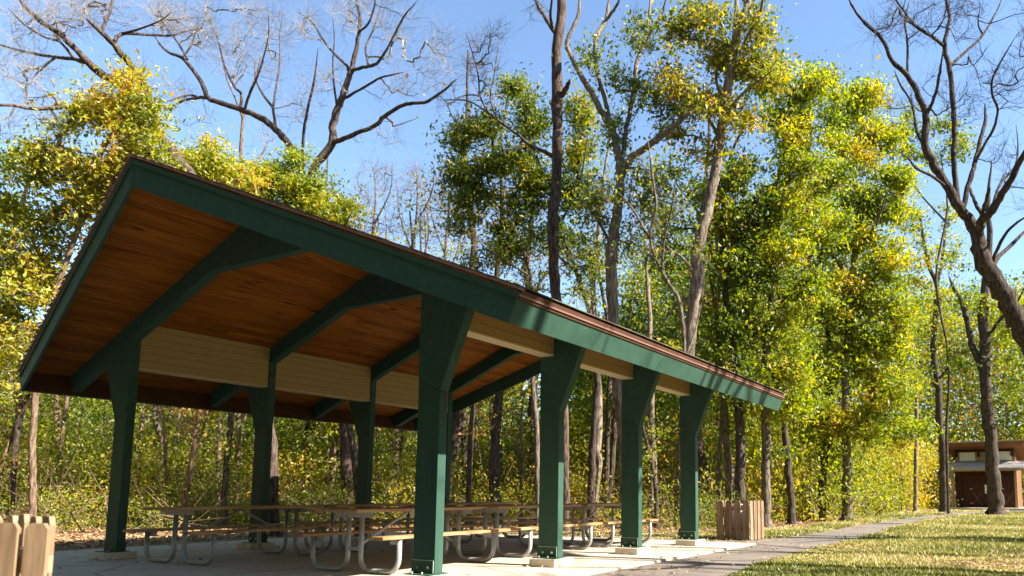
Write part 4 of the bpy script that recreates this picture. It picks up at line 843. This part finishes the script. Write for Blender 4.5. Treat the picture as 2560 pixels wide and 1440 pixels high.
# trunks seen below the eaves
low = [
    (26.0, 'crooked dark trunk at the left edge above the near picket enclosure', [[(40, 1300, 15), (38, 1180, 13), (44, 1080, 13), (62, 1010, 10), (78, 960, 8), (80, 860, 5)]], 'bark_d'),
    (21.0, 'thin trunk slanting out of the frame at the lower left', [[(-30, 1316, 11), (0, 1190, 10), (22, 1110, 9), (50, 1040, 9), (88, 985, 7), (120, 900, 4)]], 'bark_t'),
    (27.0, 'slim forked trunk left of the nearest left column', [[(126, 1297, 10), (131, 1200, 10), (128, 1120, 9), (146, 1040, 9), (154, 960, 9), (150, 860, 6)], [.6, (130, 1140, 6), (145, 1110, 6), (150, 1060, 4)]], 'bark_t'),
    (24.0, 'slim straight trunk beside the nearest left column', [[(146, 1305, 11), (143, 1220, 10), (152, 1120, 9), (163, 1030, 10), (170, 960, 9), (176, 860, 6)]], 'bark_t'),
    (22.0, 'thin wavy sapling trunk first to the right of the nearest left column', [[(420, 1310, 9), (420, 1240, 9), (414, 1160, 8), (411, 1080, 8), (406, 1030, 7), (395, 980, 4)], [.6, (411, 1060, 5), (425, 1030, 4), (440, 1000, 3)]], 'bark_t'),
    (20.5, 'curved pinkish trunk leaning right over the shaded tables', [[(460, 1316, 13), (464, 1240, 13), (477, 1180, 11), (486, 1100, 11), (498, 1040, 11), (505, 990, 9), (520, 900, 6)], [.8, (470, 1200, 6), (478, 1150, 6), (492, 1120, 5), (512, 1060, 5), (525, 1020, 3)]], 'bark_t'),
    (27.0, 'straight pale trunk between the wavy sapling and the curved trunk', [[(441, 1297, 9), (443, 1200, 9), (444, 1140, 9), (446, 1050, 9), (448, 980, 7)]], 'bark_l'),
    (24.0, 'narrow upright trunk left of the thick dark one before the second left column', [[(543, 1305, 10), (545, 1200, 9), (548, 1100, 9), (551, 1020, 8), (556, 940, 5)]], 'bark_t'),
    (20.0, 'thick dark curved trunk just left of the second left column', [[(559, 1319, 15), (562, 1220, 14), (570, 1120, 14), (577, 1060, 15), (574, 1000, 14), (570, 900, 10)]], 'bark_d'),
    (20.0, 'dark straight trunk just right of the nearest right column', [[(1172, 1319, 14), (1172, 1200, 14), (1176, 1110, 14), (1182, 1010, 13), (1187, 900, 11), (1180, 760, 7)]], 'bark_d'),
    (25.0, 'dark forked trunk in the opening between the two nearest right columns', [[(1236, 1301, 9), (1238, 1180, 9), (1240, 1080, 10), (1237, 1000, 9), (1240, 950, 7), (1255, 880, 4)], [.6, (1239, 1020, 5), (1225, 985, 4), (1215, 950, 3)]], 'bark_d'),
    (23.0, 'pinkish slender trunk left of the second right column', [[(1304, 1308, 9), (1303, 1220, 8), (1306, 1140, 8), (1302, 1060, 7), (1310, 980, 5)], [.8, (1300, 1150, 6), (1290, 1110, 6), (1262, 1085, 5), (1205, 1060, 3)]], 'bark_t'),
    (20.0, 'thin crooked trunk in the tangle before the last right column', [[(1641, 1318, 12), (1640, 1240, 11), (1632, 1170, 11), (1618, 1110, 9), (1608, 1070, 7), (1600, 1000, 4)], [.8, (1612, 1140, 5), (1650, 1080, 5), (1690, 1060, 3)]], 'bark_d'),
    (22.0, 'slender reddish trunk right behind the last right column', [[(1690, 1311, 13), (1694, 1200, 11), (1700, 1080, 11), (1705, 960, 9)]], 'bark_t')]
for D, lab, lb, bk in low:
    x = lb[0][2][0]; y = lb[0][-2][1]
    ptree(lab, D, lb, [(x+8, y+10, 55, 60, 22), (x-10, y+90, 50, 50, 12), (x+20, y+170, 45, 45, 8)], bk, ('lf_yel', 'lf_mid', 'lf_fresh', 'lf_rust')[SEED[0] % 4], .085, 14, tone=(.2, .9), clump=.2, sigma=.28, whips=2, whiplen=.5, kmain=9)

# ------------------------------------------------------------------ more stems deep in the wood: alike, sharing three meshes
rg = np.random.default_rng(77)
protos = []
for k in range(4):
    r2 = np.random.default_rng(500+k); H = 9+2*k; P = [np.array([0, 0, -.1])]
    for q in range(7): P.append(P[-1]+np.array([r2.normal(0, .16), r2.normal(0, .16), H/7]))
    P = np.array(P); cl = []
    for q in range(26):
        h = r2.uniform(1.5, H); c = P[min(7, int(h/H*7))]; a = r2.uniform(0, 6.28); rr = r2.uniform(.5, 2.0); cl.append([c[0]+rr*math.cos(a), c[1]+rr*math.sin(a), h+r2.uniform(.2, 1)])
    root = make_tree('slender_tree', '', [(P, np.linspace(.13+.025*k, .03, 8))], np.array(cl), None, MT[('bark_g', 'bark_t', 'bark_l', 'bark_d')[k]], MT[('lf_yel', 'lf_mid', 'lf_fresh', 'lf_rust')[k]], .13, 26, 500+k, sigma=.4, whips=3, whiplen=.8, kmain=7)
    protos.append(root)
first = [True]*4; placed = 0; tries = 0
labs = ['slender grey trunked forest tree with yellow green leaves deep in the wood', 'slender pinkish trunked forest tree with mid green leaves deep in the wood', 'slender pale trunked forest tree with fresh green leaves deep in the wood', 'slender dark trunked forest tree with rust coloured leaves deep in the wood']
while placed < 105 and tries < 1500:
    tries += 1; X = rg.uniform(-60, 2620); D = rg.uniform(21.5, 52); p = at(X, 1235, D)
    if p[0] > 1.2 and D < 44: continue
    if p[0] > 3 and p[1] < 52: continue
    k = rg.integers(0, 4); o = protos[k]
    if first[k]: first[k] = False
    else: o = copy_tree(protos[k])
    o.location = (p[0], p[1], -.05); o.rotation_euler = (R(rg.normal(0, 3)), R(rg.normal(0, 3)), rg.uniform(0, 6.28)); s = rg.uniform(.7, 1.15); o.scale = (s, s, s)
    o['label'] = labs[k]; o['category'] = 'tree'; o['group'] = ('yellow green', 'mid green', 'fresh green', 'rusty')[k]+' slender trees deep in the wood'; placed += 1

# ------------------------------------------------------------------ masses nobody could count
def mass(name, label, xs, ytop, D0, D1, ncl, nl, ls, m, seed, tone=(.1, .9), sig=.5, low=0.0, gate=.0, cs=.5, aspect=.5, stems=0, excl=True, pw=1.0):
    rg = np.random.default_rng(seed); X = rg.uniform(xs[0], xs[-1], ncl*3); D = rg.uniform(D0**.7, D1**.7, ncl*3)**(1/.7)
    yt = np.interp(X, xs, ytop); zt = .94+(1235-yt)*D/FPX; zt = np.minimum(zt, 30)
    Z = low+(zt-low)*rg.uniform(0, 1, len(X))**pw; base = at(X, np.full(len(X), 1235.0), D); C = base.copy(); C[:, 2] = Z
    k = zt > .3; k &= noise3(C, seed, cs) > gate-.9
    if excl: k &= ~((C[:, 0] > 1.6) & (C[:, 1] < 46)) 
    k &= ~((C[:, 0] > -7) & (C[:, 0] < 2.6) & (C[:, 1] < 10.5)); k &= ~((C[:, 0] > 2.4) & (C[:, 0] < 14) & (C[:, 1] < 52))
    C = C[k][:ncl]; ic = np.repeat(np.arange(len(C)), nl); P = C[ic]+rg.normal(0, 1, (len(ic), 3))*sig*np.array([1, 1, .65]); P[:, 2] = np.abs(P[:, 2])+.02
    tn = np.clip(np.interp(noise3(C, seed+3, .6), [-1, 1], tone), 0, 1)[ic]
    o = link_obj(name, leaves_mesh(name, P, ls, rg, tn, aspect), MT[m], None, kind='stuff', label=label, cat='undergrowth')
    if stems:
        S = C[:stems]; B = S.copy(); B[:, 2] = 0; B[:, :2] += rg.normal(0, .5, (len(S), 2)); Md = (B+S)/2+rg.normal(0, .18, S.shape); r = rg.uniform(.006, .018, len(S))
        V, F = prisms(np.vstack([B, Md]), np.vstack([Md, S]), np.concatenate([r*1.3, r]), np.concatenate([r, r*.6]), 4)
        W = 3; s0 = np.repeat(Md, W, 0); e = s0+rg.normal(0, .7, s0.shape)+[0, 0, .5]; V2, F2 = prisms(s0, e, np.repeat(r*.6, W), np.repeat(r*.25, W), 3)
        link_obj('brushwood', np_mesh('brushwood', np.vstack([V, V2]), np.vstack([F, F2+len(V)])), MT['bark_t'], o)
    return o
XS = [-250, 300, 700, 1100, 1350, 1500, 1750, 2000, 2300, 2750]
mass('far_woodland', 'hazy far wall of mixed green and yellow woodland closing the view', XS, [800, 880, 940, 1000, 1000, 860, 760, 680, 720, 740], 46, 85, 7000, 24, .31, 'lf_mid', 11, (.05, .8), 1.2, excl=False)
mass('far_woodland', 'rusty and yellow patches of far woodland among the green', XS, [860, 930, 960, 1060, 1050, 930, 860, 760, 780, 780], 42, 70, 2600, 24, .25, 'lf_yel', 12, (.1, .8), .9, gate=.9, cs=.3, excl=False)
mass('shade_canopy', 'leafy canopy added mostly hidden behind the shelter roof to shade the wood', [150, 250, 1200, 1300], [780, 690, 900, 1000], 23, 48, 1500, 22, .22, 'lf_mid', 10, (.1, .8), .7, low=5.2, gate=.5, cs=.5)  # added mostly out of sight above the thicket to cast shade into it
mass('mid_thicket', 'sunlit yellow green thicket behind the shelter', XS, [1000, 1010, 1020, 1070, 1060, 1020, 1040, 1060, 1100, 1150], 25, 44, 2300, 26, .14, 'lf_yel', 13, (.1, .75), .36, gate=1.1, cs=.55, stems=500)
mass('mid_thicket', 'green thicket behind the shelter', XS, [980, 1000, 1010, 1080, 1070, 1000, 980, 1020, 1080, 1150], 25, 46, 3000, 26, .15, 'lf_fresh', 14, (.1, .9), .40, gate=.95, cs=.55, stems=400)
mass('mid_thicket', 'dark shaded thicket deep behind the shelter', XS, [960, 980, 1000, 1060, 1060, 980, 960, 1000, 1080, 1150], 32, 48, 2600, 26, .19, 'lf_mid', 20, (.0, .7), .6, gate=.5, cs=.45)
mass('undergrowth', 'low bright weeds and saplings along the edge of the wood', XS, [1235, 1225, 1225, 1225, 1225, 1235, 1235, 1255, 1255, 1255], 17.5, 25, 1300, 20, .07, 'lf_fresh', 15, (.0, .85), .24, stems=240, gate=.75, cs=.8, aspect=.42, pw=1.3)
mass('undergrowth', 'reddish and buff brush low along the edge of the wood', XS, [1200, 1200, 1220, 1220, 1200, 1210, 1190, 1250, 1250, 1250], 19, 30, 420, 14, .08, 'lf_rust', 16, (.1, 1), .3, stems=240, gate=.6, pw=1.4)
mass('leafy_brush', 'tall leafy brush at the left behind the first left column', [-250, 100, 500, 700], [1080, 1100, 1130, 1180], 21, 27, 1000, 24, .10, 'lf_fresh', 17, (.1, .95), .3, stems=90, gate=.9, cs=.8)
mass('leafy_brush', 'golden leafed brush behind the middle left columns', [250, 500, 900, 1500], [1120, 1130, 1130, 1160], 21, 28, 700, 24, .095, 'lf_yel', 28, (.3, 1), .28, stems=90, gate=.9, cs=.8)
MR = [1440, 1560, 1700, 1850, 2000, 2150, 2260, 2330]
mass('mid_woodland', 'bright green middle woodland rising behind the end of the roof', MR, [900, 760, 640, 520, 440, 420, 520, 900], 27, 42, 2900, 26, .17, 'lf_fresh', 18, (.0, .85), .5, gate=.75, cs=.5)
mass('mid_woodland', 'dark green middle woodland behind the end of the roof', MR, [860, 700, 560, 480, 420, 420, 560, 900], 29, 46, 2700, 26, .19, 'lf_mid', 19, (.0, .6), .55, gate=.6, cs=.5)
# right hand wood beyond the lawn
def mass_r(name, label, x0, x1, yt, D0, D1, ncl, nl, ls, m, seed, tone=(.1, .9), sig=.6, low=0., stems=0):
    rg = np.random.default_rng(seed); X = rg.uniform(x0, x1, ncl*2); D = rg.uniform(D0, D1, ncl*2); y = np.interp(X, np.linspace(x0, x1, len(yt)), yt)
    Z = low+(.94+(1235-y)*D/FPX-low)*rg.uniform(0, 1, len(X)); C = at(X, np.full(len(X), 1235.), D); C[:, 2] = Z; k = (Z > .1) & (noise3(C, seed, .5) > -.7)
    loc = C[:, :2]-Ash[:2]; u = loc@np.array([math.cos(shA), math.sin(shA)]); v = loc@np.array([-math.sin(shA), math.cos(shA)])
    k &= ~((u > -1.2) & (u < 6.2) & (v > -14) & (v < 5)); k &= ~((C[:, 0] > 2.9) & (v < -2)); C = C[k][:ncl]
    ic = np.repeat(np.arange(len(C)), nl); P = C[ic]+rg.normal(0, 1, (len(ic), 3))*sig*np.array([1, 1, .65]); P[:, 2] = np.abs(P[:, 2])+.02
    tn = np.clip(np.interp(noise3(C, seed+3, .6), [-1, 1], tone), 0, 1)[ic]
    o = link_obj(name, leaves_mesh(name, P, ls, rg, tn), MT[m], None, kind='stuff', label=label, cat='undergrowth')
    if stems:
        S = C[:stems]; B = S.copy(); B[:, 2] = 0; Md = (B+S)/2+rg.normal(0, .2, S.shape); r = rg.uniform(.01, .03, len(S))
        V, F = prisms(np.vstack([B, Md]), np.vstack([Md, S]), np.concatenate([r*1.3, r]), np.concatenate([r, r*.6]), 4); link_obj('brushwood', np_mesh('brushwood', V, F), MT['bark_t'], o)
mass_r('hillside_wood', 'dense green trees rising behind the wooden hut', 2200, 2900, [700, 720, 700, 690, 680], 54, 72, 3000, 24, .25, 'lf_mid', 21, (.1, .9), 1.2)
mass_r('hillside_wood', 'rust tinged foliage behind the wooden hut', 2240, 2900, [760, 760, 740], 52, 60, 900, 22, .22, 'lf_rust', 22, (.2, .9), 1.1)
mass_r('mid_thicket', 'bright green and yellow thicket beyond the leaf strewn lawn edge', 1760, 2360, [1080, 1080, 1100, 1110, 1130], 24, 46, 1700, 22, .13, 'lf_fresh', 23, (.2, 1), .6, stems=300)
mass_r('mid_thicket', 'golden thicket left of the hut', 2050, 2400, [1090, 1100, 1130], 40, 50, 700, 22, .16, 'lf_yel', 24, (.3, 1), .7, stems=120)

# ------------------------------------------------------------------ trees beside the lawn whose shadows cross the slab
def side_tree(x, y, H, lean, seed, label, leaf=None, nl=0, spread=3.0):
    r2 = np.random.default_rng(seed); P = [np.array([x, y, -.1])]
    for q in range(8): P.append(P[-1]+np.array([lean[0]/8+r2.normal(0, .10), lean[1]/8+r2.normal(0, .10), H/8]))
    P = np.array(P); limbs = [(P, np.linspace(.20, .06, 9))]
    for q in range(9):
        j = r2.integers(3, 8); a = r2.uniform(0, 6.28); L = r2.uniform(2, spread+1); e = P[j]+np.array([math.cos(a)*L*.7, math.sin(a)*L*.7, L*r2.uniform(.5, .9)]); m = (P[j]+e)/2+r2.normal(0, .25, 3)
        limbs.append((np.array([P[j], m, e]), np.array([.075, .05, .028])))
    q = r2.normal(size=(48, 3)); q /= np.linalg.norm(q, axis=1)[:, None]; q *= r2.uniform(.3, 1, 48)[:, None]**.5
    pts = P[6]+q*np.array([spread, spread, H*.36])
    make_tree('side_tree', label, limbs, pts, None, MT['bark_d'], MT[leaf] if leaf else None, .09, nl, seed, whips=2, whiplen=.6, twig=.005)
side = [(13.2, 1.6, 12, (.4, .2), 'bare tree at the sunny side of the lawn opposite the nearest columns'), (14.5, 5.2, 13, (.6, .5), 'bare tree at the sunny side of the lawn opposite the second column'),
        (17.5, 8.6, 14, (-.2, .4), 'bare tree across the lawn opposite the last column'), (19.0, 2.8, 14, (.3, -.6), 'bare tree farther back across the lawn'),
        (23.0, 6.0, 15, (.2, .6), 'tall bare tree beyond the sunny edge of the lawn'), (13.5, -7.2, 12, (.5, -.4), 'bare tree on the lawn to the right of the camera'),
        (16.5, 13.5, 14, (.5, .5), 'bare tree beside the lawn past the end of the shelter'), (21.5, 13.0, 15, (0, .5), 'bare tree well back beside the lawn'),
        (14.0, 21.0, 14, (.3, .2), 'bare tree halfway along the path on its sunny side'), (20.0, 27.0, 14, (.3, .2), 'bare tree beside the lawn near the hut'), (27.0, 19.0, 15, (.3, .2), 'bare tree deep in the sunny side of the lawn')]
for i, (x, y, H, ln, lb) in enumerate(side): side_tree(x, y, H, ln, 900+i, lb, 'lf_yel' if i % 3 == 1 else None, 5)

# unseen woodland added round the camera to shade the shelter front and its foreground
def ring(name, label, n, nl, ls, seed, box, m, sg=.8):
    r3 = np.random.default_rng(seed); x0, x1, y0, y1, z0, z1 = box
    C = np.stack([r3.uniform(x0, x1, n), r3.uniform(y0, y1, n), z0+(z1-z0)*r3.uniform(0, 1, n)**.8], 1); C = C[noise3(C, seed, .35) > -.9]
    ic = np.repeat(np.arange(len(C)), nl); P = C[ic]+r3.normal(0, sg, (len(ic), 3)); P[:, 2] = np.abs(P[:, 2])+.1; P = P[~((P[:, 0] < 10.2) & (P[:, 1] > -7.5) & (P[:, 0] > -12))]
    link_obj(name, leaves_mesh(name, P, ls, r3, None, .6), MT[m], None, kind='stuff', label=label, cat='woodland')
ring('woodland', 'dense dark woodland added behind the viewpoint to block sky light', 5200, 16, .55, 41, (-34, 40, -32, -14, .5, 22), 'lf_dk')
ring('woodland', 'unseen leaf canopy added high over the viewpoint to cut sky light', 1500, 16, .5, 44, (-16, 22, -19, -8.8, 7, 13), 'lf_dk')  # overhead leaves added out of view to darken the column fronts
ring('woodland', 'unseen leafy crowns added on the sunny side to shade the ground in front of the shelter', 1000, 18, .34, 45, (11.5, 22, -14, -6.2, 3.5, 14), 'lf_dk')  # added sun blocker; stops light bouncing off the ground before the shelter
ring('woodland', 'unseen leafy crowns added on the sunny side opposite the roof peak to block the sun', 620, 18, .34, 46, (11.5, 14, -.9, .35, 3.5, 13), 'lf_dk', .42)  # added sun blocker, kept narrow so first column and near enclosure stay lit
ring('woodland', 'unseen dark woodland edge added across the lawn on the sunny side to block sky light', 3000, 16, .5, 42, (30, 40, -16, 44, .5, 11), 'lf_dk')
ring('woodland', 'unseen woodland added at the left behind the viewpoint to block sky light', 2400, 16, .5, 43, (-34, -18, -16, -2, .5, 16), 'lf_mid')
# ------------------------------------------------------------------ grass and fallen leaves
rg = np.random.default_rng(31)
def in_poly(P, poly):
    x, y = P[:, 0], P[:, 1]; c = np.zeros(len(P), bool); j = len(poly)-1
    for i in range(len(poly)):
        xi, yi = poly[i]; xj, yj = poly[j]; m = ((yi > y) != (yj > y)) & (x < (xj-xi)*(y-yi)/(yj-yi+1e-12)+xi); c ^= m; j = i
    return c
def scatter(n, D0, D1, x0=-100, x1=2700, pw=1.0):
    X = rg.uniform(x0, x1, n); u = rg.uniform(0, 1, n)**pw; D = D0*(D1/D0)**u; P = at(X, np.full(n, 1235.), D); P[:, 2] = 0; return P
P = scatter(180000, 5.5, 48, 1350, 2700); P = P[~in_poly(P, apron) & ~in_poly(P, forest)]
pad = (P[:, 0] > 3.4) & (P[:, 0] < 9.5) & (P[:, 1] > 42.5); P = P[~pad]
n = len(P); dist = np.linalg.norm(P[:, :2]-CAMP[:2], axis=1); h = .72*(.035+.03*rg.uniform(0, 1, n))*(1+dist/40)*(1+.5*np.clip(noise3(P, 4, 1.4), -1, 1)); w = .006*(1+dist/7)
a = rg.uniform(0, 6.28, n); dx = np.stack([np.cos(a), np.sin(a), np.zeros(n)], 1); tip = P+rg.normal(0, .5, (n, 3))*h[:, None]*np.array([1, 1, 0])+np.stack([0*h, 0*h, h], 1)
V = np.stack([P-dx*w[:, None], P+dx*w[:, None], tip], 1); V[:, :, 2] -= .045
tn = np.clip(.60+.30*noise3(P, 9, .8)+rg.normal(0, .2, n), 0, 1)
link_obj('grass', np_mesh('grass', V.reshape(-1, 3), np.arange(n*3).reshape(n, 3), tn), MT['grass_b'], None, kind='stuff', label='short dry lawn grass beside the path', cat='grass')
def lay(name, P, size, z, label, m='lf_dry', tone=None):
    n = len(P); nrm = rg.normal(0, .35, (n, 3)); nrm[:, 2] = 1; nrm /= np.linalg.norm(nrm, axis=1)[:, None]; a = rg.normal(size=(n, 3)); a -= nrm*(a*nrm).sum(1)[:, None]; a /= np.linalg.norm(a, axis=1)[:, None]; b = np.cross(nrm, a)
    L = size*rg.uniform(.6, 1.3, n)[:, None]; W = L*rg.uniform(.4, .8, n)[:, None]; C = P.copy(); C[:, 2] = z+rg.uniform(.004, .02, n)+L[:, 0]*.12
    V = np.stack([C-a*L/2+nrm*L*.12, C+b*W/2-a*L*.1, C+a*L/2+nrm*L*.15, C-b*W/2+a*L*.05], 1)
    T = np.arange(n*4).reshape(n, 4); T = np.stack([T[:, [0, 1, 2]], T[:, [0, 2, 3]]], 1).reshape(-1, 3)
    tn = np.repeat(np.clip(rg.uniform(0, 1, n) if tone is None else rg.normal(tone, .2, n), 0, 1), 2)
    link_obj(name, np_mesh(name, V.reshape(-1, 3), T, tn), MT[m], None, kind='stuff', label=label, cat='fallen leaves')
P = scatter(34000, 6, 45, 1350, 2700); k = ~in_poly(P, apron) & ~in_poly(P, forest) & (noise3(P, 3, .9) > -.1); lay('fallen_leaves', P[k], .05, -.03, 'dry leaves scattered over the lawn')
P = scatter(45000, 12, 34, -200, 2300, .8); k = in_poly(P, forest); lay('leaf_litter', P[k], .10, -.04, 'thick tan leaf litter at the edge of the wood')
P = np.stack([rg.uniform(-5, 5, 150), rg.uniform(-2.5, 8.5, 150), np.zeros(150)], 1); P = P[(P[:, 0] < 4.9)]; lay('fallen_leaves', P, .06, 0, 'a few brown leaves lying on the concrete floor')
Q = []
for (x, y, a_, l_) in tabs:
    for e in (1, -1):
        for s in (1, -1):
            nq = 11 if e < 0 else 6; Q.append(np.stack([x+s*.38+rg.normal(0, .14, nq), y+e*.82+rg.normal(0, .05, nq), np.zeros(nq)], 1))
lay('fallen_leaves', np.vstack(Q), .055, 0, 'small drifts of leaves caught round the table feet')
Q = [np.stack([rg.uniform(-5.4, 3.9, 420), 7.72+rg.exponential(.16, 420)*rg.choice([-1, 1], 420, p=[.35, .65]), np.zeros(420)], 1), np.stack([-5.43+rg.exponential(.18, 380)*rg.choice([-1, 1], 380, p=[.6, .4]), rg.uniform(-2.5, 7.7, 380), np.zeros(380)], 1)]
for i in range(4):
    for s in (1, -1): Q.append(np.stack([s*(A_+W_/2)+rg.normal(0, .22, 7), i*B_+.06+rg.choice([-.25, .32], 7)+rg.normal(0, .05, 7), np.zeros(7)], 1))
lay('fallen_leaves', np.vstack(Q), .06, 0, 'leaves drifted along the slab edge and the column footings')
P = scatter(2200, 8, 40, 1400, 2500); P = P[in_poly(P, apron)]; P = P[(P[:, 0] > 3.9) | (P[:, 1] > 7.7)]; lay('fallen_leaves', P[:170], .07, -.03, 'leaves strewn over the path')
tri = sum(len(m.polygons) for m in bpy.data.meshes)
print('faces', tri, 'time', time.time()-T0)
